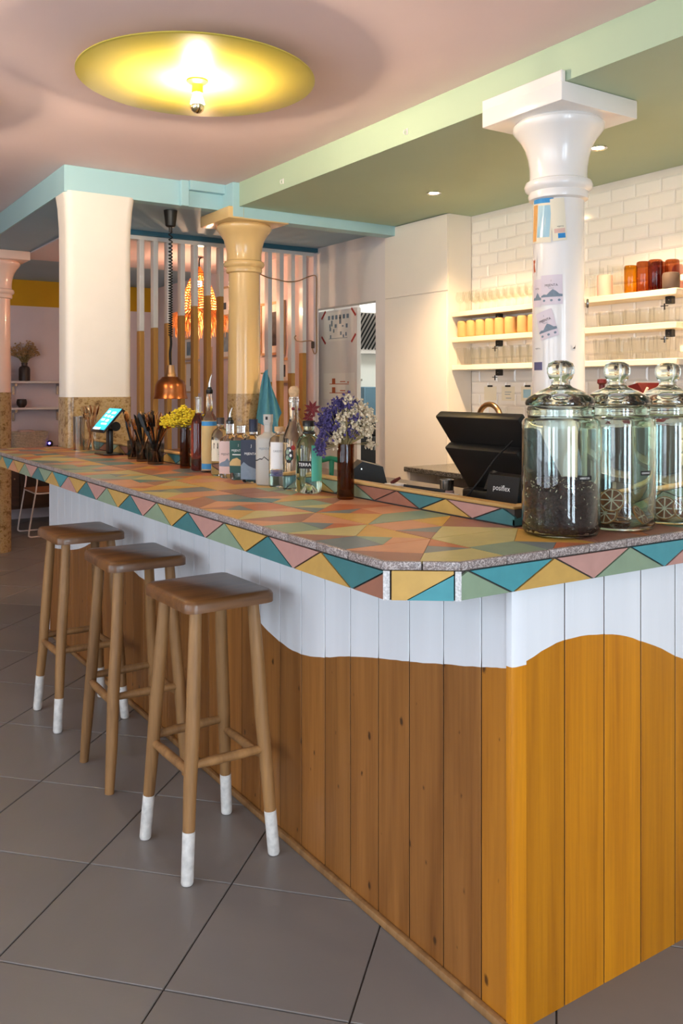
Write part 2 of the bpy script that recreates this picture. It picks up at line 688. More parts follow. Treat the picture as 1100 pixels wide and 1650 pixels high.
mat('cutlery_copper', '#b58458', 0.25, metal=1.0, var=0.1)
mat('cutlery_black', '#1d1a18', 0.3, metal=0.6, var=0.05)
mat('ceramic_dark', '#3d2f29', 0.4, var=0.1)
mat('basket_weave', '#c9b49a', 0.8, var=0.2, vscale=60)
mat('picture_dark', '#4a4d54', 0.6, var=0.5, vscale=14)
mat('picture_blue', '#7f96a6', 0.6, var=0.3, vscale=10)
mat('screen_blue', '#1f9fd0', 0.3, var=0.25, vscale=20, emit=0.9)
mat('screen_white', '#e8f6fb', 0.3, var=0, emit=1.1)
mat('led_blue', '#5a50ff', 0.3, var=0, emit=4.0)
mat('label_yellow', '#cfae72', 0.6, var=0.05)
mat('label_blue', '#3f8cc0', 0.6, var=0.04)
mat('label_green', '#27524a', 0.6, var=0.1)
mat('label_navy', '#1c2238', 0.45, var=0.08)
mat('label_pinkish', '#d9bcb2', 0.7, var=0.03)
mat('frosted', '#d3cdc0', 0.35, var=0.05, trans=0.35)
glass('jar_glass', (0.80, 0.925, 0.895), ior=1.52)
glass('clear_glass', (0.97, 0.98, 0.96))
glass('bottle_green', (0.72, 0.90, 0.74))
glass('bottle_greypale', (0.86, 0.92, 0.90))
glass('bottle_brown', (0.42, 0.20, 0.06))
glass('bottle_wine', (0.30, 0.06, 0.05))
thin_glass('tumbler_glass', (0.985, 0.985, 0.975), ior=1.5)
thin_glass('amber_glass', (0.74, 0.46, 0.08))
thin_glass('rust_glass', (0.58, 0.30, 0.15))
thin_glass('window_glass', (0.97, 0.98, 0.98))
mat('aqua_label', '#58b59d', 0.35, var=0.08, vscale=10)

# ================================================================== THE SETTING
X0, X1, Y0, Y1 = -3.2, 4.11, -2.6, 10.0
ZC = 2.81          # pink ceiling
ZS = 2.65          # lowered ceilings

# ---- floor: square tiles laid diagonally, each its own piece
floor = struct('floor', MB().box(X0 - 0.2, 6.2, Y0 - 0.2, Y1 + 0.2, -0.08, -0.004), 'floor_grout', 'dark grey diagonal floor tiles with thin brown joints', 'floor')
e1 = Vector((0.314, -0.336))
e2 = Vector((0.336, 0.314))
O_ = Vector((1.13, 2.298))
TS = 0.46
ang = math.atan2(e1.y, e1.x)


def tile_mb(h, g=0.0022, b=0.0016):
    a = TS / 2 - g
    mb = MB()
    vs = [(-a, -a, -h), (a, -a, -h), (a, a, -h), (-a, a, -h),
          (-a, -a, -b), (a, -a, -b), (a, a, -b), (-a, a, -b),
          (-a + b, -a + b, 0), (a - b, -a + b, 0), (a - b, a - b, 0), (-a + b, a - b, 0)]
    fs = []
    for k in range(4):
        j = (k + 1) % 4
        fs += [(k, j, 4 + j, 4 + k), (4 + k, 4 + j, 8 + j, 8 + k)]
    fs.append((8, 9, 10, 11))
    return vs, fs


tv, tf = tile_mb(0.004)
tile_me = MB().add(tv, tf).mesh('floor_tile', 'floor_tile', smooth=False)
fwd = Vector((0.5504, 0.8348))
rgt = Vector((0.8348, -0.5504))
cells = []
for i in range(-26, 27):
    for j in range(-26, 27):
        p = O_ + e1 * (i + 0.5) + e2 * (j + 0.5)
        if X0 - 0.2 < p.x < X1 + 0.2 and Y0 - 0.2 < p.y < Y1 + 0.3:
            d = p.dot(fwd)
            s = p.dot(rgt)
            vis = d > 1.4 and s < 0.42 * d + 0.35 and s > -0.42 * d - 0.35 and not (p.x > 1.8 and p.y > 1.8)
            cells.append((0 if vis else 1, d, p))
cells.sort(key=lambda t: (t[0], t[1]))
rest = MB()
for k, (nv, d, p) in enumerate(cells):
    if k < 230 and not nv:
        o = link('floor_tile', tile_me, floor, (p.x, p.y, 0), (0, 0, ang + (PI / 2) * random.randint(0, 3)))
    else:
        mx_ = Matrix.Translation((p.x, p.y, 0)) @ Matrix.Rotation(ang, 4, 'Z')
        rest.add([mx_ @ Vector(v) for v in tv], tf)
ro = rest.build('tile_field', 'floor_tile', floor, smooth=False)
ro['kind'] = 'stuff'

# ---- outer walls
wf = MB()
xs = [X0 - 0.2] + [v for ab in WIN for v in ab] + [X1 + 0.2]
for k in range(0, len(xs), 2):
    wf.box(xs[k], xs[k + 1], Y0 - 0.12, Y0, 0, ZC)
for a, b in WIN:
    wf.box(a, b, Y0 - 0.12, Y0, 0, WZ0)
    wf.box(a, b, Y0 - 0.12, Y0, 2.5, ZC)
struct('wall_front', wf, 'wall_white', 'white street-side wall with two floor-length windows', 'wall')
for k, (a, b) in enumerate(WIN):
    wo = thing('window_%d' % (k + 1), 'tall dark-framed shop window behind the viewer', 'window', ((a + b) / 2, Y0 - 0.06, WZ0), kind='structure')
    h_ = (b - a) / 2
    fr = MB()
    fr.box(-h_, -h_ + 0.06, -0.03, 0.03, 0, 2.4).box(h_ - 0.06, h_, -0.03, 0.03, 0, 2.4).box(-h_ + 0.06, h_ - 0.06, -0.03, 0.03, 0, 0.06).box(-h_ + 0.06, h_ - 0.06, -0.03, 0.03, 2.34, 2.4).box(-0.03, 0.03, -0.03, 0.03, 0.06, 2.34)
    fr.build('window_frame', 'dark_wood', wo, smooth=False)
    MB().box(-h_ + 0.06, h_ - 0.06, -0.004, 0.004, 0.06, 2.34).build('pane', 'window_glass', wo, smooth=False)
wl = MB()
ys_w = [Y0 - 0.1] + [v for ab in WINL for v in ab] + [Y1 + 0.1]
for k in range(0, len(ys_w), 2):
    wl.box(X0 - 0.15, X0, ys_w[k], ys_w[k + 1], 0, ZC)
for a, b in WINL:
    wl.box(X0 - 0.15, X0, a, b, 0, 0.6).box(X0 - 0.15, X0, a, b, 2.5, ZC)
struct('wall_left', wl, 'wall_warm', 'warm white wall on the guest side with three tall windows', 'wall')
for k, (a, b) in enumerate(WINL):
    wo = thing('window_%d' % (k + 3), 'tall dark-framed window on the guest side, out of view', 'window', (X0 - 0.075, (a + b) / 2, 0.6), R(90), kind='structure')
    h_ = (b - a) / 2
    fr = MB()
    fr.box(-h_, -h_ + 0.06, -0.03, 0.03, 0, 1.9).box(h_ - 0.06, h_, -0.03, 0.03, 0, 1.9).box(-h_ + 0.06, h_ - 0.06, -0.03, 0.03, 0, 0.06).box(-h_ + 0.06, h_ - 0.06, -0.03, 0.03, 1.84, 1.9).box(-0.03, 0.03, -0.03, 0.03, 0.06, 1.84)
    fr.build('window_frame', 'dark_wood', wo, smooth=False)
    MB().box(-h_ + 0.06, h_ - 0.06, -0.004, 0.004, 0.06, 1.84).build('pane', 'window_glass', wo, smooth=False)
wfar = struct('wall_far', MB().box(X0, 3.9, Y1, Y1 + 0.12, 0, 2.36).box(X0, 3.9, Y1, Y1 + 0.12, 2.36, ZC, 1), ['wall_lilac', 'wall_yellow'], 'pale far wall with a mustard band under the ceiling', 'wall')

# ---- ceilings
struct('ceiling', MB().box(X0 - 0.2, 6.2, Y0 - 0.2, Y1 + 0.2, ZC, ZC + 0.15), 'ceiling_pink', 'smooth pink painted ceiling', 'ceiling')
struct('trim_1', MB().box(2.6, X1 + 0.1, Y0, 5.17, ZS, ZC - 0.0005), 'paint_green', 'lowered pale green ceiling with deep edge above the back bar', 'ceiling')
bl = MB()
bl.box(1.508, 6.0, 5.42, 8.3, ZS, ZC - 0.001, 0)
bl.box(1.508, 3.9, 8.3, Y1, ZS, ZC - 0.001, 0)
struct('trim_2', bl, ['paint_cyan_shaded'], 'lowered cyan ceiling over the far room, shaded blue tone put into its colour', 'ceiling')
cy = MB()
cy.box(1.500, 2.64, 5.335, 5.425, ZS - 0.004, ZC - 0.0012)
cy.box(1.500, 1.512, 5.425, Y1, ZS - 0.004, ZC - 0.0012)
cy.rbox(2.245, 2.301, 5.30, 5.337, ZS - 0.01, ZC - 0.0012, 0.004, 1)
cy.box(2.301, 2.56, 5.285, 5.337, 2.748, ZC - 0.0012)
cy.rbox(2.553, 2.635, 5.172, 5.337, 2.58, ZC - 0.0012, 0.004, 1)
cy.box(2.635, 3.95, 5.172, 5.29, 2.58, 2.70)
struct('trim_3', cy, 'paint_cyan', 'pale cyan painted beam casing with stepped mouldings', 'beam')
struct('trim_4', MB().box(1.95, 3.95, 6.36, 6.40, 2.615, ZS - 0.001), 'paint_teal_dark', 'dark teal strip along the top of the slatted screen', 'trim')
struct('ceiling_far', MB().box(1.93, 3.9, 6.5, 8.3, ZS - 0.012, ZS - 0.001), 'wall_lilac', 'pale lilac ceiling panel behind the slatted screen', 'ceiling')

# ---- back wall with bevelled white tiles
wr = struct('wall_right', MB().box(X1, X1 + 0.12, Y0, 5.30, 0, ZC), 'grout_white', 'white brick-bonded bevelled tile wall behind the shelves', 'wall')
TW, TH = 0.172, 0.080


def wall_tile():
    a, b, d, g, s = TW / 2 - 0.0012, TH / 2 - 0.0012, 0.008, 0.0, 0.011
    vs = [(0, -a, -b), (0, a, -b), (0, a, b), (0, -a, b), (-0.003, -a, -b), (-0.003, a, -b), (-0.003, a, b), (-0.003, -a, b), (-d, -a + s, -b + s), (-d, a - s, -b + s), (-d, a - s, b - s), (-d, -a + s, b - s)]
    fs = []
    for k in range(4):
        j = (k + 1) % 4
        fs += [(j, k, 4 + k, 4 + j), (4 + j, 4 + k, 8 + k, 8 + j)]
    fs.append((11, 10, 9, 8))
    return vs, fs


wv, wfc = wall_tile()
wt_me = MB().add(wv, wfc).mesh('wall_tile', 'tile_white', smooth=False)
wrest = MB()
row = 0
z = 0.97
while z + TH / 2 < ZS:
    y = 4.575 - TW / 2 - (TW / 2 if row % 2 else 0)
    if row % 2:
        wrest.add([(v[0] + X1, 4.575 - 0.043 + v[1] * 0.5, v[2] + z) for v in wv], wfc)
    while y > -2.4:
        if y > 2.72 and z > 1.10:
            t_ = link('wall_tile', wt_me, wr, (X1, y, z), (random.uniform(-0.004, 0.004), random.uniform(-0.010, 0.010), random.uniform(-0.008, 0.008)))
        else:
            wrest.add([(v[0] + X1, v[1] + y, v[2] + z) for v in wv], wfc)
        y -= TW
    z += TH
    row += 1
wo_ = wrest.build('tile_field', 'tile_white', wr, smooth=False)
wo_['kind'] = 'stuff'

# ---- tall white cupboard at the end of the back bar
t = thing('tall_cupboard', 'tall plain white built-in cupboard left of the glass shelves', 'cupboard', (3.885, 4.94, 0))
MB().box(0.012, 0.22, -0.363, 0.358, 0, ZS - 0.001).build('body', 'cabinet_white', t, smooth=False)
for (z0, z1) in ((0.04, 0.765), (0.769, 2.113), (2.121, ZS - 0.004)):
    MB().rbox(0.0, 0.012, -0.362, 0.357, z0, z1, 0.002, 1).build('door', 'cabinet_white', t)

# ---- wall with the kitchen doorway, wall with pictures
wk = MB()
wk.box(3.95, 4.05, 5.30, 6.52, 2.13, ZS)
wk.box(3.95, 3.958, 6.36, 6.52, 0, 2.13)
wk.box(3.95, 4.05, 5.298, 5.508, 0, 2.13)
struct('wall_kitchen', wk, 'wall_white', 'white wall with open kitchen doorway', 'wall')
struct('wall_gallery', MB().box(3.9, 4.05, 6.52, Y1 + 0.1, 0, ZC).box(3.93, 3.95, 6.40, 6.52, 0, ZS), 'wall_lilac', 'pink-lit wall hung with picture frames', 'wall')
kb = MB()
kb.box(4.05, 6.0, 7.15, 7.25, 0, ZC).box(5.9, 6.0, 4.9, 7.15, 0, ZC).box(4.23, 5.9, 4.9, 5.0, 0, ZC)
struct('wall_kitchen_back', kb, 'tile_white', 'bright white tiled kitchen wall beyond the doorway', 'wall')
d = thing('door_1', 'white door leaf standing in the kitchen doorway, covered with taped notices', 'door', (4.06, 6.30, 0), kind='structure')
MB().rbox(0, 0.04, -0.375, 0.33, 0.005, 2.12, 0.003, 1).build('door_leaf', 'wall_white', d)

# ---- square pillar with stone base
pl = thing('pillar', 'square white pillar with brown stone base rising from the counter', 'pillar', (1.725, 5.45, 0), kind='structure')
prof = []
pm = MB()


def rounded_rect(hx_, hy_, r, n=5):
    out = []
    for cx, cy_, a0 in ((hx_ - r, hy_ - r, 0), (-hx_ + r, hy_ - r, PI / 2), (-hx_ + r, -hy_ + r, PI), (hx_ - r, -hy_ + r, 1.5 * PI)):
        for k in range(n + 1):
            a = a0 + PI / 2 * k / n
            out.append((cx + r * math.cos(a), cy_ + r * math.sin(a)))
    return out


def loft(mb, secs, mi=0):
    vs, fs = [], []
    n = len(secs[0][0])
    for poly, z in secs:
        vs += [(x, y, z) for x, y in poly]
    for i in range(len(secs) - 1):
        for k in range(n):
            j = (k + 1) % n
            fs.append((i * n + k, i * n + j, (i + 1) * n + j, (i + 1) * n + k))
    fs.append(tuple(reversed(range(n))))
    fs.append(tuple(range((len(secs) - 1) * n, len(secs) * n)))
    return mb.add(vs, fs, mi)


loft(pm, [(rounded_rect(0.205, 0.110, 0.05), 1.393), (rounded_rect(0.205, 0.110, 0.05), 2.25), (rounded_rect(0.207, 0.112, 0.05), 2.45), (rounded_rect(0.214, 0.118, 0.05), 2.57), (rounded_rect(0.224, 0.128, 0.05), ZS + 0.004)])
pm.build('shaft', 'wall_warm', pl)
loft(MB(), [(rounded_rect(0.208, 0.113, 0.045), 0), (rounded_rect(0.208, 0.113, 0.045), 1.393)]).build('stone_base', 'marble_brown', pl)


# ---- cast columns
def column(name, label, x, y, m, base=None, lip=False):
    c = thing(name, label, 'column', (x, y, 0), kind='structure')
    zb = 1.41 if base else 0.0
    MB().lathe([(0.113, zb), (0.108, 1.9), (0.106, 2.24)], 40).build('shaft', m, c)
    MB().lathe([(0.106, 2.238), (0.122, 2.245), (0.126, 2.262), (0.122, 2.276), (0.138, 2.288), (0.142, 2.302), (0.137, 2.318), (0.121, 2.326), (0.119, 2.345), (0.120, 2.38), (0.126, 2.42), (0.139, 2.465), (0.158, 2.50), (0.178, 2.525), (0.189, 2.54), (0.190, 2.556), (0.183, 2.566), (0.176, 2.573)], 40).build('capital', m, c)
    ab = MB().rbox(-0.228, 0.228, -0.226, 0.226, 2.571, ZS - 0.001, 0.006, 2)
    if lip:
        ab.rbox(-0.228, -0.204, -0.226, 0.226, ZS - 0.01, 2.69, 0.004, 1)
    ab.build('abacus', m, c)
    if base:
        MB().lathe([(0.116, 0.0), (0.116, 1.41)], 40).build('stone_base', base, c)
    return c


c1 = column('column', 'glossy white round column with paper stickers beside the glass jars', 2.80, 2.574, 'col_white', lip=True)
c2 = column('column', 'cream round column with brown stone foot and blue towel', 2.752, 5.40, 'col_cream', 'marble_brown')
c3 = column('column', 'peach column with rough stone foot at the left edge', 1.694, 8.106, 'col_peach', 'marble_brown')
MB().lathe([(0.016, 0), (0.02, 0.004), (0.018, 0.010), (0.0, 0.012)], 16).build('round_knob', 'steel', c1, (0.074, -0.086, 1.806), (PI / 2, 0, R(40)))

# ---- slatted screen
sc = thing('slat_screen', 'screen of upright slats painted white above and bare wood below', 'screen', (0, 6.43, 0))
MB().box(1.95, 3.93, -0.035, 0.035, 2.585, 2.648).build('top_rail', 'slat_white', sc, smooth=False)
MB().box(1.95, 3.93, -0.035, 0.035, 0.0, 0.09).build('bottom_rail', 'slat_wood', sc, smooth=False)
heights = {-4: 1.86, -3: 1.86, -2: 1.86, -1: 1.875, 0: 1.885, 1: 1.915, 2: 1.955, 3: 2.02, 4: 2.10, 5: 2.19, 6: 2.19, 7: 2.03, 8: 1.85, 9: 1.52, 10: 1.50, 11: 1.51, 12: 1.575, 13: 1.75}
for k in range(-4, 14):
    x = 2.389 + 0.1115 * k
    if x > 3.9:
        continue
    zc_ = heights[k]
    MB().rbox(x - 0.019, x + 0.019, -0.033, 0.033, 0.09, zc_, 0.003, 1, 0).rbox(x - 0.019, x + 0.019, -0.033, 0.033, zc_, 2.585, 0.003, 1, 1).build('slat', ['slat_wood', 'slat_white'], sc)

# ================================================================== THE BAR
bar = thing('serving_bar', 'timber-clad bar front, white above a wavy line and stained wood below', 'bar', (0, 0, 0))
MB().box(1.412, 1.63, 1.436, 5.235, 0.0, 0.999).box(1.63, 2.9, 1.436, 1.64, 0.0, 0.999).build('body', 'dark_wood', bar, smooth=False)
waveL = sorted([(5.30, 0.50), (4.852, 0.552), (4.623, 0.598), (4.35, 0.68), (4.178, 0.705), (4.03, 0.68), (3.881, 0.625), (3.737, 0.602), (3.5, 0.60), (3.2, 0.66), (2.95, 0.72), (2.8, 0.725), (2.627, 0.660), (2.476, 0.623), (2.334, 0.617), (2.217, 0.639), (2.066, 0.68), (1.935, 0.71), (1.794, 0.737), (1.652, 0.768), (1.518, 0.797), (1.40, 0.826)])
waveR = [(1.38, 0.822), (1.407, 0.823), (1.444, 0.833), (1.502, 0.849), (1.558, 0.859), (1.64, 0.857), (1.723, 0.847), (1.781, 0.833), (1.838, 0.811), (1.915, 0.78), (2.008, 0.737), (2.15, 0.70), (2.35, 0.72), (2.6, 0.78), (2.95, 0.80)]


def board(a, b, wave, side, m_low, top=0.998, front=None):
    """One clapboard between a and b along the face; side 'L' faces -x, 'R' faces -y."""
    g = 0.0017
    t0, t1 = a + g, b - g
    bev = 0.0012
    us = [t0, t0 + bev] + [t0 + bev + (t1 - t0 - 2 * bev) * k / 5 for k in range(1, 5)] + [t1 - bev, t1]
    ds = [0.0012] + [0.0] * 6 + [0.0012]
    vs, fs, mi = [], [], []

    def P3(u, dd, z):
        return (front + dd, u, z) if side == 'L' else (u, front + dd, z)
    jit = [random.uniform(-0.0012, 0.0012) for _ in us]
    for u, dd, j in zip(us, ds, jit):
        zc_ = catmull(wave, u) + j
        vs += [P3(u, dd, 0.0), P3(u, dd, zc_), P3(u, dd, top)]
    n = len(us)
    for z in (0.0, top):
        vs += [P3(t0, 0.018, z), P3(t1, 0.018, z)]
    q = 3 * n
    for k in range(n - 1):
        a_, b_ = 3 * k, 3 * (k + 1)
        fl = [(a_, a_ + 1, b_ + 1, b_), (a_ + 1, a_ + 2, b_ + 2, b_ + 1)]
        if side == 'R':
            fl = [tuple(reversed(f)) for f in fl]
        fs += fl
        mi += [0, 1]
    e = 3 * (n - 1)
    fs += [(0, 1, q + 2, q), (1, 2, q + 2), (e, e + 1, q + 3, q + 1), (e + 1, e + 2, q + 3), (q, q + 1, q + 3, q + 2)]
    mi += [2, 1, 2, 1, 0] if side == 'L' else [2, 2, 2, 2, 0]
    mb = MB()
    mb.v, mb.f, mb.mi = vs, fs, mi
    return mb.build('board', [m_low, 'board_white', 'joint_dark'], bar, smooth=False)


ys = [1.4295, 1.517]
while ys[-1] < 5.10:
    ys.append(ys[-1] + 0.1368)
ys[-1] = 5.245
for k in range(len(ys) - 1):
    board(ys[k], ys[k + 1], waveL, 'L', 'pine_mid' if k == 0 else 'pine_left', front=1.391)
xs_ = [1.4305, 1.56]
while xs_[-1] < 2.8:
    xs_.append(xs_[-1] + 0.1385)
xs_[-1] = 2.9
for k in range(len(xs_) - 1):
    board(xs_[k], xs_[k + 1], waveR, 'R', 'pine_orange', front=1.414)
# corner post, split along the same painted line
cp = MB()
prof_ = [(1.4305, 1.4105), (1.396, 1.4105), (1.388, 1.4135), (1.3865, 1.421), (1.3865, 1.4295), (1.4305, 1.4295)]
for z0, z1, mi in ((0.0, 0.824, 0), (0.824, 0.998, 1)):
    cp.prism(prof_, z0, z1, mi)
cp.build('corner_post', ['pine_orange', 'board_white'], bar)
MB().rbox(1.374, 1.3915, 1.416, 5.245, 0.0, 0.022, 0.005, 2).build('skirting', 'stool_leg', bar)
MB().rbox(1.391, 1.412, 5.2455, 5.262, 0.0, 0.998, 0.003, 1).rbox(1.412, 1.62, 5.236, 5.262, 0, 0.998, 0.003, 1).build('end_panel', 'board_white', bar)

# ---- countertop
ct = thing('bar_countertop', 'tiled bar counter of coloured triangles with a speckled stone edge', 'countertop', (0, 0, 0))
XB = 1.638     # backsplash face
YB = 1.658
PA, PB, PC_, PD = (1.100, 5.55), (1.082, 1.482), (1.214, 1.384), (2.9, 1.352)
slab = [(1.110, 5.55), (1.092, 1.487), (1.220, 1.394), (2.9, 1.362), (2.9, YB), (XB, YB), (XB, 5.33), (1.51, 5.33), (1.51, 5.55)]
MB().prism(slab, 1.0005, 1.0765).build('slab', 'grout_dark', ct, smooth=False)


def clip_poly(poly, a, b):
    """keep the part of poly on the left of line a->b"""
    out = []
    ax, ay = a
    dx, dy = b[0] - ax, b[1] - ay
    f = [dx * (p[1] - ay) - dy * (p[0] - ax) for p in poly]
    for i in range(len(poly)):
        j = (i + 1) % len(poly)
        if f[i] >= 0:
            out.append(poly[i])
        if f[i] * f[j] < 0:
            t_ = f[i] / (f[i] - f[j])
            out.append((poly[i][0] + t_ * (poly[j][0] - poly[i][0]), poly[i][1] + t_ * (poly[j][1] - poly[i][1])))
    return out


def inset_poly(poly, d):
    n = len(poly)
    ar = sum(poly[i][0] * poly[(i + 1) % n][1] - poly[(i + 1) % n][0] * poly[i][1] for i in range(n)) / 2
    if abs(ar) < 6e-4:
        return None
    if ar < 0:
        poly = list(reversed(poly))
    out = poly
    for i in range(n):
        a = Vector(poly[i])
        b = Vector(poly[(i + 1) % n])
        dd = (b - a)
        if dd.length < 1e-5:
            continue
        nrm = Vector((-dd.y, dd.x)).normalized() * d
        out = clip_poly(out, tuple(a + nrm), tuple(b + nrm))
        if len(out) < 3:
            return None
    return out


def top_piece(poly, m, d=0.0005):
    poly = clip_poly(poly, (PA[0] + 0.012, PA[1]), (PB[0] + 0.012, PB[1] + 0.004)) if True else poly
    if len(poly) < 3:
        return
    poly = clip_poly(poly, (PB[0] + 0.010, PB[1] + 0.008), (PC_[0] + 0.004, PC_[1] + 0.012))
    if len(poly) < 3:
        return
    poly = clip_poly(poly, (PC_[0], PC_[1] + 0.012), (PD[0], PD[1] + 0.012))
    if len(poly) < 3:
        return
    poly = inset_poly(poly, d)
    if not poly:
        return
    MB().prism(poly, 1.0766, 1.083 + random.uniform(-0.0002, 0.0002)).build('tile_piece', m, ct, smooth=False)


def tile_square(x0, y0, x1, y1, flip, cols, lines=4):
    """square tile: one half in two triangles, the other half in slivers"""
    g = 0.0012
    x0 += g; y0 += g; x1 -= g; y1 -= g
    c = [(x0, y0), (x1, y0), (x1, y1), (x0, y1)]
    c = c[flip:] + c[:flip]
    A, B, C_, D_ = c            # diagonal A-C ; B corner on the broad half, D on the sliver half
    m_ = ((A[0] + C_[0]) / 2, (A[1] + C_[1]) / 2)
    top_piece([A, B, m_], cols[0])
    top_piece([B, C_, m_], cols[1])
    prev = A
    k = lines
    side1 = [(A[0] + (C_[0] - A[0]) * i / k, A[1] + (C_[1] - A[1]) * i / k) for i in range(k + 1)]
    # alternate fans across the sliver half
    if k == 2:
        top_piece([A, m_, D_], cols[2])
        top_piece([m_, C_, D_], cols[3])
    else:
        q = (D_[0] * 0.55 + A[0] * 0.45, D_[1] * 0.55 + A[1] * 0.45)
        r_ = (D_[0] * 0.5 + C_[0] * 0.5, D_[1] * 0.5 + C_[1] * 0.5)
        top_piece([A, side1[1], q], cols[2])
        top_piece([side1[1], m_, q], cols[3])
        top_piece([m_, r_, D_, q], cols[4])
        top_piece([m_, C_, r_], cols[5])


broad = ['t_olive', 't_yellow', 't_salmon', 't_orange', 't_mustard', 't_sage', 't_brown']
sliver = ['t_grey', 't_orange', 't_sage', 't_brown', 't_salmon', 't_grey', 't_teal', 't_yellow']
gx = [1.084, 1.345, XB]
gy = [1.376, 1.645]
while gy[-1] < 5.30:
    gy.append(gy[-1] + 0.266)
gy[-1] = 5.328
fixed = {
    (0, 0): (2, ['t_salmon', 't_brown', 't_orange', 't_grey', 't_olive', 't_olive']),
    (0, 1): (1, ['t_yellow', 't_olive', 't_salmon', 't_sage', 't_grey', 't_brown']),
    (1, 1): (0, ['t_olive', 't_brown', 't_brown', 't_grey', 't_salmon', 't_yellow']),
    (1, 0): (1, ['t_yellow', 't_olive', 't_orange', 't_grey', 't_sage', 't_olive']),
    (0, 2): (1, ['t_salmon', 't_brown', 't_orange', 't_grey', 't_sage', 't_salmon']),
    (1, 2): (3, ['t_yellow', 't_sage', 't_grey', 't_orange', 't_salmon', 't_sage']),
    (0, 3): (3, ['t_yellow', 't_olive', 't_brown', 't_grey', 't_orange', 't_salmon']),
    (1, 3): (0, ['t_orange', 't_salmon', 't_grey', 't_olive', 't_sage', 't_brown']),
}
for i in range(2):
    for j in range(len(gy) - 1):
        if i == 1 and j == 0:
            y0 = gy[0]
        fl, cs = fixed.get((i, j), (random.randint(0, 3), random.sample(broad, 2) + random.sample(sliver, 4)))
        tile_square(gx[i], gy[j], gx[i + 1], gy[j + 1], fl, cs, 4)
# end of the counter beside the pillar
tile_square(1.112, 5.331, 1.30, 5.545, 0, ['t_brown', 't_salmon', 't_olive', 't_grey', 't_brown', 't_olive'])
tile_square(1.302, 5.331, 1.508, 5.545, 1, ['t_salmon', 't_brown', 't_grey', 't_olive', 't_orange', 't_brown'])
# short run to the right under the jars: broader tiles
xr = [XB, 1.82, 2.0, 2.18, 2.36, 2.54, 2.72, 2.898]
rc = ['t_brown', 't_brown', 't_mustard', 't_brown', 't_orange', 't_sage', 't_brown']
for k in range(len(xr) - 1):
    a_, b_ = xr[k], xr[k + 1]
    y0_, y1_ = 1.366, YB
    top_piece([(a_, y0_), (b_, y0_), (b_, y1_)], rc[k], 0.001)
    top_piece([(a_, y0_), (b_, y1_), (a_, y1_)], rc[(k + 3) % 7], 0.001)


# stone edge strips
def edge_run(a, b, n, z0, z1, depth, m, name, gap=0.0012, off=0.0):
    a = Vector(a)
    b = Vector(b)
    d_ = (b - a)
    L_ = d_.length
    d_.normalize()
    nrm = Vector((-d_.y, d_.x))      # points inwards when the run goes clockwise seen from above
    for k in range(n):
        s0 = L_ * k / n + gap
        s1 = L_ * (k + 1) / n - gap
        xf = Matrix(((d_.x, nrm.x, 0, a.x), (d_.y, nrm.y, 0, a.y), (0, 0, 1, 0), (0, 0, 0, 1)))
        MB().rbox(s0, s1, off, depth, z0, z1, 0.003, 2, 0, xf).build(name, m, ct)


edge_run(PA, PB, 30, 1.0655, 1.0838, 0.0125, 'granite_edge', 'edge_stone')
edge_run(PB, PC_, 2, 1.0655, 1.0838, 0.0125, 'granite_edge', 'edge_stone')
edge_run(PC_, PD, 13, 1.0655, 1.0838, 0.0125, 'granite_edge', 'edge_stone')


def tri_strip(a, b, verts, apexes, upc, dnc, z0, z1, zlab='edge_tile', thick=0.009, inset=0.002):
    """triangles on a vertical face running from a to b (positions along the run in metres)"""
    a = Vector(a)
    b = Vector(b)
    d_ = (b - a).normalized()
    nrm = Vector((-d_.y, d_.x))
    L_ = (b - a).length
    xf = Matrix(((d_.x, 0, nrm.x, a.x), (d_.y, 0, nrm.y, a.y), (0, 1, 0, 0), (0, 0, 0, 1)))

    def put(poly, m):
        poly = clip_poly(poly, (0, z1 + 1), (0, z0 - 1)) if min(p[0] for p in poly) < 0 else poly
        if len(poly) > 2 and max(p[0] for p in poly) > L_:
            poly = clip_poly(poly, (L_, z0 - 1), (L_, z1 + 1))
        if len(poly) < 3:
            return
        poly = inset_poly(poly, inset)
        if poly:
            MB().prism(poly, 0.002, thick, 0, xf).build(zlab, m, ct, smooth=False)
    for k in range(len(verts) - 1):
        put([(verts[k], z0), (verts[k + 1], z0), (apexes[k], z1)], upc[k % len(upc)])
    for k in range(1, len(verts) - 1):
        put([(apexes[k - 1], z1), (apexes[k], z1), (verts[k], z0)], dnc[k % len(dnc)])


# long side: positions measured from PA towards PB ; bottom vertices at y = 1.604 + .262 k
LL = (Vector(PB) - Vector(PA)).length
ky = [1.342 + 0.262 * k for k in range(0, 18)]
vs_ = [PA[1] - y for y in ky]
up = ['t_brown', 't_mustard', 't_teal', 't_sage', 't_teal', 't_sage', 't_teal', 't_sage', 't_teal', 't_pink', 't_mustard', 't_teal', 't_sage', 't_salmon', 't_mustard', 't_sage', 't_teal']
dn = ['t_teal', 't_teal', 't_pink', 't_mustard', 't_pink', 't_mustard', 't_pink', 't_mustard', 't_pink', 't_mustard', 't_tealbright', 't_sage', 't_pink', 't_mustard', 't_tealbright', 't_sage', 't_pink', 't_mustard']
vs_r = list(reversed(vs_))
tri_strip(PA, PB, vs_r, [(vs_r[k] + vs_r[k + 1]) / 2 for k in range(len(vs_r) - 1)], list(reversed(up)), list(reversed(dn)), 1.001, 1.064)
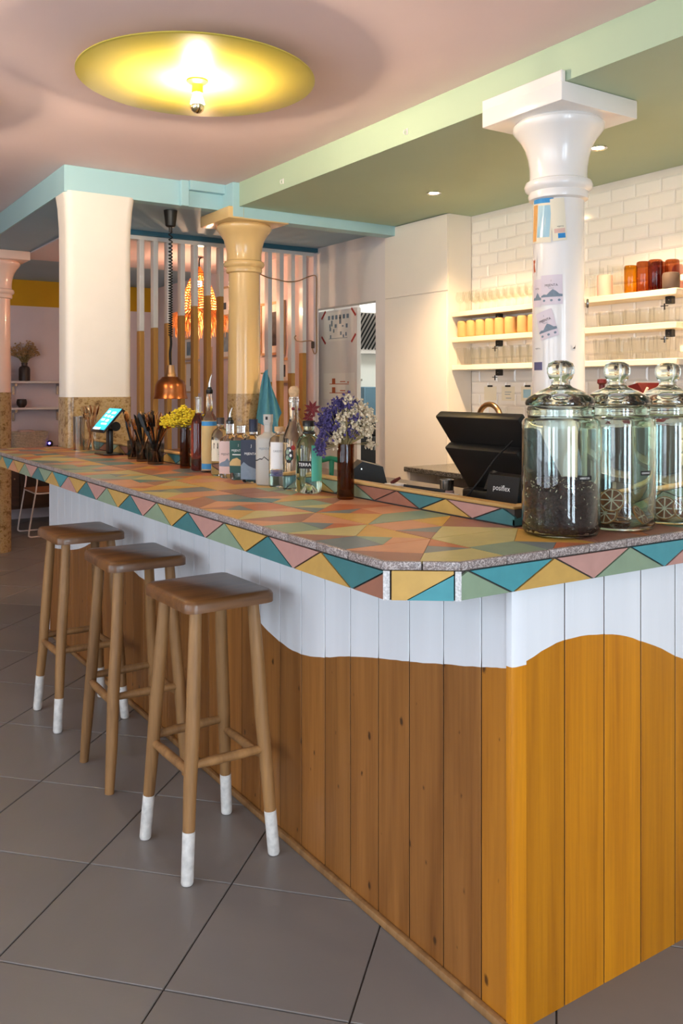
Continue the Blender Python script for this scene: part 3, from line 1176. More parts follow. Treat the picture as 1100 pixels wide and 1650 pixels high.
# cut corner: one rectangle split by a diagonal, pale stone strips at its ends
a_, b_ = Vector(PB), Vector(PC_)
d_ = (b_ - a_)
L_ = d_.length
d_.normalize()
nrm = Vector((-d_.y, d_.x))
xf = Matrix(((d_.x, 0, nrm.x, a_.x), (d_.y, 0, nrm.y, a_.y), (0, 1, 0, 0), (0, 0, 0, 1)))
MB().prism([(0.018, 1.002), (0.048, 1.002), (L_ - 0.016, 1.058), (L_ - 0.016, 1.064), (0.018, 1.064)], 0.001, 0.009, 0, xf).build('edge_tile', 't_mustard', ct, smooth=False)
MB().prism([(0.052, 1.002), (L_ - 0.016, 1.002), (L_ - 0.016, 1.055)], 0.001, 0.009, 0, xf).build('edge_tile', 't_tealbright', ct, smooth=False)
MB().prism([(0.0, 1.002), (0.014, 1.002), (0.014, 1.064), (0.0, 1.064)], -0.0005, 0.009, 0, xf).build('edge_strip', 'terrazzo', ct, smooth=False)
MB().prism([(L_ - 0.013, 1.002), (L_, 1.002), (L_, 1.064), (L_ - 0.013, 1.064)], -0.0005, 0.009, 0, xf).build('edge_strip', 'terrazzo', ct, smooth=False)
# right side
vr = [v - PC_[0] for v in (1.105, 1.362, 1.619, 1.876, 2.133, 2.39, 2.647, 2.904)]
tri_strip(PC_, PD, vr, [(vr[k] + vr[k + 1]) / 2 for k in range(len(vr) - 1)], ['t_sage', 't_mustard', 't_sage', 't_pink', 't_sage', 't_mustard', 't_sage'], ['t_tealbright', 't_tealbright', 't_pink', 't_tealbright', 't_mustard', 't_pink', 't_tealbright'], 1.001, 1.064)

# ---- raised tiled upstand behind the counter
MB().box(XB + 0.009, XB + 0.024, YB + 0.009, 5.33, 1.0, 1.129).box(XB + 0.024, 2.9, YB + 0.009, YB + 0.024, 1.0, 1.129).build('upstand', 'grout_dark', ct, smooth=False)
MB().rbox(XB - 0.004, XB + 0.034, YB + 0.0, 5.33, 1.1295, 1.139, 0.003, 1).rbox(XB + 0.034, 2.9, YB - 0.004, YB + 0.034, 1.1295, 1.139, 0.003, 1).build('upstand_cap', 'trim_pine', ct)
vb = [0.0 + 0.235 * k for k in range(-1, 17)]
tri_strip((XB, 5.33), (XB, YB), [v - 0.02 for v in vb], [v + 0.1 for v in vb], ['t_mustard', 't_sage', 't_brown', 't_mustard', 't_teal', 't_sage'], ['t_teal', 't_pink', 't_teal', 't_sage', 't_brown'], 1.0845, 1.1285, 'upstand_tile')
tri_strip((XB, YB), (2.9, YB), [-0.15, 0.25, 0.5, 0.75, 1.0, 1.26], [0.2, 0.38, 0.62, 0.88, 1.13], ['t_teal', 't_mustard', 't_sage', 't_pink', 't_teal'], ['t_teal', 't_tealbright', 't_mustard', 't_sage'], 1.0845, 1.1285, 'upstand_tile')
wt = thing('inner_worktop', 'dark service worktop on the staff side of the counter', 'worktop', (1.96, 3.4, 0))
MB().rbox(-0.29, 0.29, -1.70, 1.80, 1.03, 1.062, 0.004, 1).build('top', 'dark_wood', wt)
MB().box(-0.27, 0.24, -1.68, 1.78, 0.0, 1.03).build('carcass', 'dark_wood', wt, smooth=False)


# ================================================================== LAMPS
def point(name, parent, loc, power, col, r=0.02):
    l = bpy.data.lights.new(name, 'POINT')
    l.energy = power
    l.color = col
    l.shadow_soft_size = r
    return link(name, l, parent, loc)


def disc_lamp(label, x, y):
    t = thing('ceiling_disc_lamp', label, 'ceiling lamp', (x, y, 2.75), group='yellow disc ceiling lamps')
    MB().lathe([(0.0, 0.006), (0.488, 0.006), (0.495, 0.003), (0.495, -0.002), (0.488, -0.004), (0.0, -0.004)], 96).build('disc', 'lamp_yellow', t)
    MB().lathe([(0.03, 0.006), (0.03, 0.0595)], 20).build('stem', 'brass_yellow', t)
    so = MB().lathe([(0.0, -0.004), (0.043, -0.004), (0.045, -0.009), (0.036, -0.017), (0.025, -0.021), (0.023, -0.024), (0.023, -0.058), (0.020, -0.060), (0.0, -0.060)], 28).build('socket', 'brass_yellow', t)
    b = MB().lathe([(0.0, -0.0585), (0.0125, -0.0585), (0.016, -0.064), (0.022, -0.078), (0.0275, -0.095), (0.030, -0.108)], 28)
    b.build('bulb', 'bulb_hot', t)
    MB().lathe([(0.0302, -0.107), (0.029, -0.120), (0.024, -0.132), (0.014, -0.140), (0.0, -0.143)], 28).build('mirror_cap', 'mirror_gold', t)
    return t


mat('bulb_hot', (1.0, 0.80, 0.56), 0.5, var=0, emit=660.0)
disc_lamp('large yellow disc ceiling lamp with a bare mirror-tipped bulb', 1.51, 3.394)
disc_lamp('second yellow disc ceiling lamp beyond the left edge, only its shadow in view', 0.32, 4.43)

for k, (x, y, lab) in enumerate([(3.42, 4.153, 'small recessed spotlight in green ceiling above the white cupboard'), (3.46, 2.919, 'small recessed spotlight in green ceiling right of the white column capital'), (3.46, 1.7, 'small recessed spotlight in green ceiling beyond the right edge')]):
    t = thing('recessed_spotlight', lab, 'spotlight', (x, y, ZS), group='recessed spotlights')
    MB().lathe([(0.030, -0.0005), (0.046, -0.0005), (0.046, -0.004), (0.042, -0.006), (0.030, -0.002)], 24, closed=True).build('trim_ring', 'chrome', t)
    MB().lathe([(0.0, -0.0015), (0.0295, -0.0015)], 20).build('lens', 'spot_glow', t)
    l = bpy.data.lights.new('spot_light', 'SPOT')
    l.energy = 58.0
    l.color = (1.0, 0.68, 0.38)
    l.spot_size = R(125)
    l.spot_blend = 0.8
    l.shadow_soft_size = 0.03
    link('spot_light', l, t, (0, 0, -0.012))

# copper heat lamp on a coiled cord
t = thing('copper_pendant', 'copper dome heat lamp hanging on a black coiled cord', 'pendant lamp', (2.271, 5.545, 0))
MB().lathe([(0.0, ZS - 0.001), (0.046, ZS - 0.001), (0.044, ZS - 0.02), (0.034, ZS - 0.105), (0.026, ZS - 0.112), (0.012, ZS - 0.115), (0.011, ZS - 0.145), (0.0, ZS - 0.145)], 28).build('ceiling_cup', 'black_plastic', t)
hel = []
ZT, ZBm = ZS - 0.14, 1.80
turns = 0.0
N_ = 560
for k in range(N_ + 1):
    f = k / N_
    z_ = ZT + (ZBm - ZT) * (f ** 0.78 if f > 0 else 0)
    a = 2 * PI * 36 * f
    hel.append((0.011 * math.cos(a), 0.011 * math.sin(a), z_))
MB().tube(hel, 0.0042, 6).build('coiled_cord', 'black_matte', t)
MB().tube(smooth_path([(0.0, 0.0, 1.81), (0.004, 0, 1.75), (-0.004, 0.0, 1.68), (0.0, 0, 1.60)], 4), 0.009, 8).build('lower_cord', 'black_matte', t)
MB().lathe([(0.0, 1.605), (0.026, 1.603), (0.030, 1.56), (0.034, 1.545), (0.037, 1.54), (0.0375, 1.527), (0.030, 1.525), (0.0, 1.525)], 28).build('cap', 'steel_warm', t)
MB().lathe([(0.030, 1.527), (0.058, 1.523), (0.064, 1.513), (0.086, 1.497), (0.101, 1.468), (0.106, 1.43), (0.107, 1.405), (0.117, 1.378), (0.114, 1.376), (0.103, 1.405), (0.101, 1.43), (0.096, 1.466), (0.082, 1.491), (0.06, 1.508), (0.028, 1.52)], 40, closed=True).build('shade', 'copper', t)

# rattan pendant with straw fringe
t = thing('rattan_pendant', 'glowing woven rattan pendant with straw fringe behind the slats', 'pendant lamp', (3.27, 7.31, 0))
MB().tube(smooth_path([(0.0, 0, 2.50), (0.0, 0.0, 2.60), (0.01, 0.0, 2.63), (0.03, 0.0, ZS - 0.012)], 4), 0.006, 6).build('cord', 'black_matte', t)
MB().lathe([(0.0, 2.555), (0.012, 2.55), (0.04, 2.50), (0.044, 2.47), (0.0, 2.47)], 20).build('cap', 'rattan', t)
dm = MB()
for k in range(15):
    f = k / 14
    z_ = 2.49 - 0.34 * f
    r_ = 0.045 + 0.115 * math.sin(f * PI / 2) ** 0.9
    dm.tube([(r_ * math.cos(2 * PI * q / 28), r_ * math.sin(2 * PI * q / 28), z_ + 0.004 * math.sin(q * 2.3 + k)) for q in range(28)], 0.0058, 5, loop=True)
for q in range(22):
    a = 2 * PI * q / 22
    dm.tube([((0.045 + 0.115 * math.sin(f * PI / 2) ** 0.9) * math.cos(a), (0.045 + 0.115 * math.sin(f * PI / 2) ** 0.9) * math.sin(a), 2.50 - 0.355 * f) for f in (0, 0.25, 0.5, 0.75, 1.0)], 0.004, 4)
dm.build('woven_dome', 'rattan', t)
fr = MB()
rnd = random.Random(5)
for q in range(420):
    a = rnd.uniform(0, 2 * PI)
    r0 = 0.158
    r1 = rnd.uniform(0.16, 0.265)
    z1_ = rnd.uniform(1.90, 2.05)
    a2 = a + rnd.uniform(-0.35, 0.35)
    fr.tube([(r0 * math.cos(a), r0 * math.sin(a), 2.15), ((r1 + 0.01) * math.cos((a + a2) / 2), (r1 + 0.01) * math.sin((a + a2) / 2), (2.13 + z1_) / 2 + 0.02), (r1 * math.cos(a2), r1 * math.sin(a2), z1_)], [0.0035, 0.0035, 0.002], 3, cap=False)
fr.build('straw_fringe', 'straw', t)['kind'] = 'stuff'
MB().sphere((0, 0, 2.40), 0.032, 2).build('bulb', 'bulb_glow', t)
point('lamp_light', t, (0, 0, 2.20), 15.0, (1.0, 0.60, 0.36), 0.03)

# a lit kitchen ceiling panel
t = thing('kitchen_ceiling_panel', 'flat white ceiling light panel in the kitchen', 'ceiling lamp', (4.9, 6.2, ZS))
MB().rbox(-0.5, 0.5, -0.35, 0.35, -0.035, -0.002, 0.004, 1).build('housing', 'white_metal', t)
l = bpy.data.lights.new('panel_light', 'AREA')
l.shape = 'RECTANGLE'
l.size = 0.95
l.size_y = 0.65
l.energy = 9
l.color = (0.93, 1.0, 0.96)
link('panel_light', l, t, (0, 0, -0.04))


# ================================================================== STOOLS
def stool(label, x, y, rz, socks, tone=0):
    t = thing('bar_stool', label, 'bar stool', (x, y, 0), rz, 'wooden bar stools')
    bm = bmesh.new()
    bmesh.ops.create_cube(bm, size=1.0)
    for v in bm.verts:
        v.co = Vector((v.co.x * 0.30, v.co.y * 0.345, 0.806 + v.co.z * 0.036))
    vert_e = [e for e in bm.edges if abs(e.verts[0].co.z - e.verts[1].co.z) > 0.01]
    bmesh.ops.bevel(bm, geom=vert_e, offset=0.032, segments=3, affect='EDGES', profile=0.45)
    top_e = [e for e in bm.edges if e.verts[0].co.z > 0.82 and e.verts[1].co.z > 0.82]
    bmesh.ops.bevel(bm, geom=top_e, offset=0.012, segments=2, affect='EDGES', profile=0.4)
    MB().bm(bm).build('seat', 'stool_seat', t)
    feet = {}
    for sx in (-1, 1):
        for sy in (-1, 1):
            top = Vector((sx * 0.098, sy * 0.112, 0.782))
            bot = Vector((sx * 0.146, sy * 0.158, 0.0))
            feet[(sx, sy)] = (top, bot)
            zs = 0.145 + random.uniform(-0.012, 0.012) if socks else 0.0
            k = zs / 0.782
            mid = bot.lerp(top, k)
            pts, rs = [], []
            for f in (0.0, 0.2, 0.45, 0.7, 1.0):
                p = mid.lerp(top, f)
                j = Vector((random.uniform(-0.003, 0.003), random.uniform(-0.003, 0.003), 0)) if 0 < f < 1 else Vector((0, 0, 0))
                pts.append(p + j)
                rs.append((0.0185 + 0.0035 * math.sin(f * PI)) * (1.0 if socks or f > 0.01 else 0.9))
            lg = MB().tube(pts, rs, 14).build('leg', 'stool_leg', t)
            if socks:
                MB().tube([bot + Vector((0, 0, 0.002)), bot + Vector((0, 0, 0.008)), mid], [0.0165, 0.0188, 0.0192], 14).build('painted_foot', 'sock_white', lg)

    def at(s, z):
        tp, bt = feet[s]
        return bt.lerp(tp, z / 0.782)
    for a, b, z1_, z2_ in (((-1, -1), (-1, 1), 0.315, 0.315), ((1, -1), (1, 1), 0.30, 0.30), ((-1, -1), (1, -1), 0.335, 0.33), ((-1, 1), (1, 1), 0.335, 0.335)):
        p, q = at(a, z1_), at(b, z2_)
        MB().tube([p.lerp(q, f) + Vector((0, 0, random.uniform(-0.002, 0.002))) for f in (0.06, 0.3, 0.7, 0.94)], [0.012, 0.0145, 0.0145, 0.012], 10).build('stretcher', 'stool_leg', t)
    return t


stool('wooden bar stool with white-painted feet nearest the viewer', 1.162, 2.527, R(1.5), True)
stool('wooden bar stool with plain unpainted feet, middle of the three', 1.166, 3.205, R(-1), False)
stool('wooden bar stool with white-painted feet, farthest along the bar', 1.160, 3.868, R(0.5), True)

# ================================================================== GLASS JARS
ZT_ = 1.0836


def jar(label, x, y):
    t = thing('glass_jar', label, 'glass jar', (x, y, ZT_), group='tall lidded glass jars')
    prof = [(0.0, 0.0), (0.078, 0.0), (0.090, 0.004), (0.0955, 0.014), (0.097, 0.03), (0.097, 0.272), (0.0955, 0.282), (0.089, 0.290), (0.083, 0.292), (0.0815, 0.298), (0.084, 0.306), (0.084, 0.314), (0.081, 0.320),
            (0.0755, 0.320), (0.0755, 0.296), (0.086, 0.284), (0.0905, 0.274), (0.0915, 0.262), (0.0915, 0.034), (0.089, 0.020), (0.080, 0.010), (0.0, 0.009)]
    MB().lathe(prof, 56).build('jar_body', 'jar_glass', t)
    ld = [(0.0, 0.335), (0.060, 0.3335), (0.074, 0.324), (0.074, 0.3225), (0.0865, 0.3225), (0.0885, 0.328), (0.087, 0.335), (0.078, 0.344), (0.055, 0.358), (0.030, 0.368), (0.0235, 0.374), (0.023, 0.382), (0.029, 0.392), (0.034, 0.404), (0.0345, 0.416), (0.030, 0.428), (0.018, 0.4345), (0.0, 0.436)]
    MB().lathe(ld, 48).build('lid', 'jar_glass', t)
    return t


J = [(1.664, 1.522), (1.866, 1.512), (2.068, 1.504)]
JL = ['tall lidded glass jar of dark dried hibiscus, nearest the corner', 'middle lidded glass jar holding dried orange slices', 'lidded glass jar of citrus slices cut by the right edge']
for k in range(3):
    t = jar(JL[k], J[k][0], J[k][1])
    if k < 2:
        ac = math.atan2(-J[k][1], -J[k][0]) + (0.62 if k == 0 else 0.80)
        zc_ = 0.148 if k == 0 else 0.150
        lb = MB()
        cyl_patch(lb, 0.0976, ac, 0.042 if k == 0 else 0.034, zc_ - 0.0055, zc_ + 0.0055)
        lo = lb.build('label_tape', 'black_matte', t)
        v_, f_ = text_geo('HIBISCUS' if k == 0 else 'ORANGE', 0.0068)
        MB().add(cyl_map(v_, 0.0979, ac, zc_), f_).build('lettering', 'ink_white', lo, smooth=False)

rnd = random.Random(3)
tea = MB()
bm = bmesh.new()
seg, rings = 64, 26
vs, fs = [], []
for i in range(rings + 1):
    z_ = 0.0095 + 0.112 * i / rings
    for k in range(seg):
        a = 2 * PI * k / seg
        r_ = 0.0895 - rnd.uniform(0, 0.0035)
        if i == 0:
            r_ = 0.077
        elif i == 1:
            r_ = 0.083
        zz = z_ + (0.010 * math.sin(a * 1.0 + 0.8) * (i / rings) + rnd.uniform(-0.002, 0.002) if i else 0)
        vs.append((r_ * math.cos(a), r_ * math.sin(a), zz))
for i in range(rings):
    for k in range(seg):
        k2 = (k + 1) % seg
        fs.append((i * seg + k, i * seg + k2, (i + 1) * seg + k2, (i + 1) * seg + k))
vs.append((0, 0, 0.125))
vs.append((0, 0, 0.0097))
for k in range(seg):
    fs.append((rings * seg + k, rings * seg + (k + 1) % seg, len(vs) - 2))
    fs.append(((k + 1) % seg, k, len(vs) - 1))
bm.free()
tea.add(vs, fs, 0)
for q in range(420):
    a = rnd.uniform(0, 2 * PI)
    if rnd.random() < 0.5:
        r_ = 0.0885
        z_ = rnd.uniform(0.02, 0.118)
    else:
        r_ = 0.087 * math.sqrt(rnd.random())
        z_ = 0.124 + 0.010 * math.sin(a + 0.8) * r_ / 0.09
    p = Vector((r_ * math.cos(a), r_ * math.sin(a), z_))
    u = Vector((rnd.uniform(-1, 1), rnd.uniform(-1, 1), rnd.uniform(-1, 1))) * 0.0042
    v = Vector((rnd.uniform(-1, 1), rnd.uniform(-1, 1), rnd.uniform(-1, 1))) * 0.003
    p -= Vector((p.x, p.y, 0)) * 0.02
    w_ = u.cross(v).normalized() * 0.0008
    tea.add([p - u - w_, p + v - w_, p + u * 0.8 - w_, p - u + w_, p + v + w_, p + u * 0.8 + w_], [(0, 2, 1), (3, 4, 5), (0, 1, 4, 3), (1, 2, 5, 4), (2, 0, 3, 5)], 1 if q % 3 else 2)
o = tea.build('dried_hibiscus', ['tea', 'tea_flake', 'citrus_pith'], None, (J[0][0], J[0][1], ZT_), smooth=False)
tag(o, 'dark red dried hibiscus flowers heaped inside the nearest jar', 'dried flowers', kind='stuff')


def citrus(jx, jy, dx, dy, z, rx, rz, label, r=0.032):
    t = thing('citrus_slice', label, 'citrus slice', (jx + dx, jy + dy, ZT_ + z), group='dried citrus slices in the jars')
    t.rotation_euler = (rx, 0, rz)
    MB().lathe([(r * 0.93, -0.0022), (r, -0.0018), (r, 0.0018), (r * 0.93, 0.0022)], 28, closed=True).build('rind', 'citrus_rind', t)
    pm_ = MB().lathe([(0.0, -0.0012), (r * 0.93, -0.0012), (r * 0.93, 0.0012), (0.0, 0.0012)], 28)
    fl = pm_.build('pith', 'citrus_pith', t)
    for k in range(8):
        a0 = 2 * PI * k / 8 + 0.07
        a1 = 2 * PI * (k + 1) / 8 - 0.07
        am = (a0 + a1) / 2
        MB().prism([(0.12 * r * math.cos(am), 0.12 * r * math.sin(am)), (0.85 * r * math.cos(a0), 0.85 * r * math.sin(a0)), (0.88 * r * math.cos(am), 0.88 * r * math.sin(am)), (0.85 * r * math.cos(a1), 0.85 * r * math.sin(a1))], -0.0018, 0.0018).build('segment', 'citrus_flesh', fl, smooth=False)


for q, (dx, dy, z_, rx, rz) in enumerate([(-0.052, -0.005, 0.040, R(68), R(-75)), (-0.045, -0.02, 0.075, R(60), R(-60)), (0.028, -0.054, 0.030, R(55), R(20)), (0.0, 0.0, 0.014, R(5), 0), (0.045, 0.02, 0.045, R(70), R(75)), (-0.01, 0.05, 0.040, R(65), R(175)), (0.03, 0.03, 0.022, R(12), R(60)), (-0.035, 0.035, 0.018, R(8), R(30))]):
    citrus(J[1][0], J[1][1], dx, dy, z_, rx, rz, 'dried orange slice lying in the bottom of the middle jar')
for q, (dx, dy, z_, rx, rz) in enumerate([(-0.055, -0.03, 0.042, R(72), R(-62)), (-0.02, -0.062, 0.042, R(75), R(-20)), (0.0, 0.01, 0.014, R(4), 0), (0.035, 0.03, 0.03, R(40), R(50))]):
    citrus(J[2][0], J[2][1], dx, dy, z_, rx, rz, 'dried lemon slice in the jar cut by the right edge')


# ================================================================== THINGS ON THE COUNTER
def facing(x, y):
    """angle from a spot towards the guest side where the viewer stands"""
    return math.atan2(-y, -x)


def bottle(name, label, x, y, prof, m, seg=36, n=None, rot=0.0, group='spirit bottles on the counter', body='bottle_body'):
    t = thing(name, label, 'bottle', (x, y, ZT_), group=group)
    MB().lathe(prof, seg, n=n, rot=rot).build(body, m, t)
    return t


def patch(t, name, r, ac, w_, z0, z1, m, seg=10):
    return cyl_patch(MB(), r, ac, w_, z0, z1, seg=seg).build(name, m, t)


def wrap_text(parent, s, size, r, ac, zc_, m, name='lettering'):
    v_, f_ = text_geo(s, size)
    return MB().add(cyl_map(v_, r, ac, zc_), f_).build(name, m, parent, smooth=False)


def flat_quad(parent, name, d, ac, u0, u1, z0, z1, m, thick=0.0006):
    """small sheet on the face of a square bottle: distance d along direction ac, sideways u0..u1"""
    xf = Matrix.Rotation(ac + PI / 2, 4, 'Z')
    return MB().add([xf @ Vector(v) for v in [(u0, -d - thick, z0), (u1, -d - thick, z0), (u1, -d - thick, z1), (u0, -d - thick, z1), (u0, -d, z0), (u1, -d, z0), (u1, -d, z1), (u0, -d, z1)]],
                    [(0, 1, 2, 3), (7, 6, 5, 4), (0, 4, 5, 1), (1, 5, 6, 2), (2, 6, 7, 3), (3, 7, 4, 0)]).build(name, m, parent, smooth=False)


def flat_text(parent, s, size, d, ac, u, z_, m, name='lettering'):
    v_, f_ = text_geo(s, size)
    xf = Matrix.Rotation(ac + PI / 2, 4, 'Z')
    return MB().add([xf @ Vector((v.x + u, -d, v.y + z_)) for v in v_], f_).build(name, m, parent, smooth=False)


def pourer(t, z_, h=0.075):
    MB().lathe([(0.0, z_ - 0.012), (0.011, z_ - 0.012), (0.0125, z_ - 0.004), (0.0145, z_), (0.0145, z_ + 0.004), (0.010, z_ + 0.008), (0.009, z_ + 0.016), (0.0, z_ + 0.016)], 18).build('pourer_plug', 'black_gloss', t)
    MB().tube([(0, 0, z_ + 0.012), (0, 0, z_ + h * 0.45), (0.003, -0.002, z_ + h * 0.75), (0.008, -0.005, z_ + h)], [0.006, 0.0055, 0.004, 0.0022], 10).build('pourer_spout', 'steel', t)


# dark wine-red bottle
a_ = facing(1.585, 3.56)
t = bottle('liqueur_bottle', 'slim dark wine-red bottle with clear neck beside the yellow flowers', 1.59, 3.565, [(0.0, 0.004), (0.024, 0.0), (0.0305, 0.004), (0.0315, 0.012), (0.0315, 0.205), (0.0295, 0.220), (0.022, 0.236), (0.0155, 0.246), (0.0145, 0.255)], 'bottle_wine')
MB().lathe([(0.0145, 0.2553), (0.0138, 0.30), (0.0142, 0.318), (0.0155, 0.319), (0.0155, 0.326), (0.012, 0.327), (0.0115, 0.30), (0.0118, 0.2553)], 24, closed=True).build('neck', 'clear_glass', t)
# tall clear bottle with pourer
t = bottle('spirit_bottle', 'tall clear bottle with yellow and blue label and steel pourer', 1.597, 3.462, [(0.0, 0.004), (0.03, 0.0), (0.0355, 0.005), (0.036, 0.014), (0.036, 0.200), (0.034, 0.222), (0.026, 0.243), (0.0165, 0.262), (0.0140, 0.29), (0.0140, 0.345), (0.0155, 0.347), (0.0155, 0.353), (0.010, 0.354)], 'clear_glass')
a_ = facing(1.597, 3.462)
lb = patch(t, 'paper_label', 0.0364, a_, 0.085, 0.012, 0.225, 'label_yellow', 14)
patch(lb, 'blue_band', 0.0367, a_, 0.085, 0.203, 0.222, 'label_blue', 14)
patch(lb, 'blue_band', 0.0367, a_, 0.085, 0.016, 0.040, 'label_blue', 14)
pourer(t, 0.354, 0.07)
# pale green bottle, big letter N
t = bottle('gin_bottle', 'pale grey-green bottle with white label printed with a large letter N', 1.578, 3.312, [(0.0, 0.004), (0.032, 0.0), (0.0385, 0.005), (0.0395, 0.014), (0.0395, 0.150), (0.037, 0.172), (0.028, 0.189), (0.017, 0.199), (0.015, 0.207), (0.015, 0.215)], 'bottle_greypale')
MB().lathe([(0.0, 0.2152), (0.0165, 0.2152), (0.0165, 0.240), (0.0155, 0.242), (0.0, 0.242)], 22).build('stopper', 'ceramic_dark', t)
a_ = facing(1.578, 3.312) - 0.25
lb = patch(t, 'paper_label', 0.0399, a_, 0.07, 0.063, 0.150, 'paper_cream', 14)
wrap_text(lb, 'N°', 0.034, 0.0402, a_ - 0.1, 0.125, 'ink_dark')
MB().add(cyl_map([Vector((0.013 + 0.011 * (1 if k % 2 else 0.35) * math.cos(k * PI / 7), 0.0 + 0.013 * (1 if k % 2 else 0.35) * math.sin(k * PI / 7), 0)) for k in range(14)], 0.0402, a_ - 0.1, 0.092), [tuple(range(14))]).build('leaf_print', 'label_green', lb, smooth=False)

SQ = dict(n=5.0, seg=40)


def square_bottle(name, label, x, y, half, sh, h, m, rz, nr=0.0135):
    t = thing(name, label, 'bottle', (x, y, ZT_), group='spirit bottles on the counter')
    MB().lathe([(0.0, 0.004), (half * 0.86, 0.0), (half * 0.97, 0.004), (half, 0.012), (half, sh - 0.012), (half * 0.96, sh - 0.004), (half * 0.82, sh + 0.003), (nr * 1.5, sh + 0.010), (nr, sh + 0.018), (nr, h - 0.008), (nr + 0.0015, h - 0.007), (nr + 0.0015, h), (nr * 0.75, h + 0.0005)], 40, n=5.0, rot=rz).build('bottle_body', m, t)
    return t


af = facing(1.575, 3.1) - 0.42       # the square bottles face the guests
t = square_bottle('tequila_bottle', 'square clear bottle with pink mountain label and steel pourer', 1.576, 3.219, 0.036, 0.161, 0.230, 'clear_glass', af)
lb = flat_quad(t, 'paper_label', 0.0362, af, -0.031, 0.031, 0.018, 0.150, 'label_pinkish')
flat_text(lb, 'MIJENTA', 0.012, 0.0371, af, 0.0, 0.097, 'ink_dark')
MB().add([Matrix.Rotation(af + PI / 2, 4, 'Z') @ Vector((x_, -0.0370, z_)) for x_, z_ in [(-0.03, 0.048), (0.03, 0.048), (0.03, 0.062), (0.016, 0.068), (0.006, 0.082), (-0.006, 0.070), (-0.018, 0.066), (-0.03, 0.058)]], [tuple(range(8))]).build('mountain_print', 'ink_grey', lb, smooth=False)
pourer(t, 0.2305, 0.055)
t = square_bottle('tequila_bottle', 'square clear bottle with dark green label and glass stopper', 1.577, 3.122, 0.037, 0.168, 0.215, 'clear_glass', af)
lb = flat_quad(t, 'paper_label', 0.0372, af, -0.032, 0.032, 0.030, 0.158, 'label_green')
flat_text(lb, 'MIJENTA', 0.0125, 0.0381, af, 0.0, 0.118, 'ink_white')
flat_text(lb, 'J', 0.012, 0.0381, af, 0.006, 0.140, 'ink_white')
flat_quad(lb, 'pale_line', 0.0379, af, -0.02, 0.02, 0.100, 0.104, 'ink_white')
MB().add([Matrix.Rotation(af + PI / 2, 4, 'Z') @ Vector((x_, -0.0381, z_)) for x_, z_ in [(-0.032, 0.058), (0.032, 0.058), (0.032, 0.075), (0.012, 0.082), (0.0, 0.090), (-0.02, 0.084), (-0.032, 0.07)]], [tuple(range(7))]).build('mountain_print', 'label_yellow', lb, smooth=False)
MB().lathe([(0.0, 0.2158), (0.0145, 0.2158), (0.0165, 0.222), (0.0185, 0.243), (0.017, 0.246), (0.0, 0.246)], 22).build('stopper', 'tumbler_glass', t)
t = square_bottle('tequila_bottle', 'navy blue square bottle with silver peak and black cap', 1.578, 3.017, 0.038, 0.168, 0.212, 'bottle_greypale', af)
flat_quad(t, 'navy_label', 0.0382, af, -0.0365, 0.0365, 0.012, 0.166, 'label_navy')
flat_quad(t, 'navy_label', 0.0382, af + PI / 2, -0.0365, 0.0365, 0.012, 0.166, 'label_navy')
flat_text(t, 'J', 0.015, 0.0393, af, 0.008, 0.143, 'ink_white')
flat_text(t, 'MIJENTA', 0.013, 0.0393, af, 0.004, 0.112, 'ink_white')
for ad in (af, af + PI / 2):
    MB().add([Matrix.Rotation(ad + PI / 2, 4, 'Z') @ Vector((x_, -0.0392, z_)) for x_, z_ in [(-0.036, 0.013), (0.036, 0.013), (0.036, 0.052), (0.016, 0.058), (-0.004, 0.066), (-0.024, 0.080), (-0.036, 0.066)]], [tuple(range(7))]).build('silver_peak', 'ink_grey', t, smooth=False)
MB().lathe([(0.0, 0.195), (0.0175, 0.195), (0.0175, 0.243), (0.016, 0.245), (0.0, 0.245)], 24).build('cap', 'label_navy', t)
t = square_bottle('mezcal_bottle', 'frosted pale bottle with black mountain line and matching stopper', 1.580, 2.901, 0.040, 0.182, 0.235, 'frosted', af)
ml = MB()
xf = Matrix.Rotation(af + PI / 2, 4, 'Z')
pts = [(-0.038, 0.093), (-0.026, 0.095), (-0.018, 0.100), (-0.008, 0.099), (0.000, 0.108), (0.014, 0.098), (0.026, 0.090), (0.038, 0.093)]
for k in range(len(pts) - 1):
    (xa, za), (xb, zb_) = pts[k], pts[k + 1]
    ml.add([xf @ Vector((xa, -0.0403, za - 0.002)), xf @ Vector((xb, -0.0403, zb_ - 0.002)), xf @ Vector((xb, -0.0403, zb_ + 0.002)), xf @ Vector((xa, -0.0403, za + 0.002))], [(0, 1, 2, 3)])
ml.build('mountain_line', 'ink_dark', t, smooth=False)
flat_text(t, 'MIJENTA', 0.011, 0.0404, af, 0.0, 0.138, 'ink_grey')
MB().lathe([(0.0, 0.2355), (0.0165, 0.2355), (0.0165, 0.266), (0.0, 0.2665)], 22, n=4, rot=af).build('stopper', 'frosted', t)
flat_quad(t, 'stopper_seal', 0.0166, af, -0.004, 0.005, 0.246, 0.258, 'ink_dark')
t = bottle('mezcal_bottle', 'round clear bottle with tall white label and cork stopper', 1.577, 2.805, [(0.0, 0.006), (0.034, 0.0), (0.0405, 0.005), (0.0415, 0.016), (0.0415, 0.150), (0.0405, 0.166), (0.036, 0.180), (0.026, 0.190), (0.018, 0.193), (0.016, 0.200), (0.0165, 0.205)], 'clear_glass')
MB().lathe([(0.0, 0.2052), (0.0205, 0.2052), (0.021, 0.223), (0.0, 0.2235)], 22).build('stopper', 'cork', t)
a_ = facing(1.577, 2.805) - 0.25
lb = patch(t, 'paper_label', 0.0419, a_, 0.060, 0.070, 0.168, 'paper', 14)
wrap_text(lb, 'CASCO', 0.010, 0.0422, a_, 0.135, 'ink_dark')
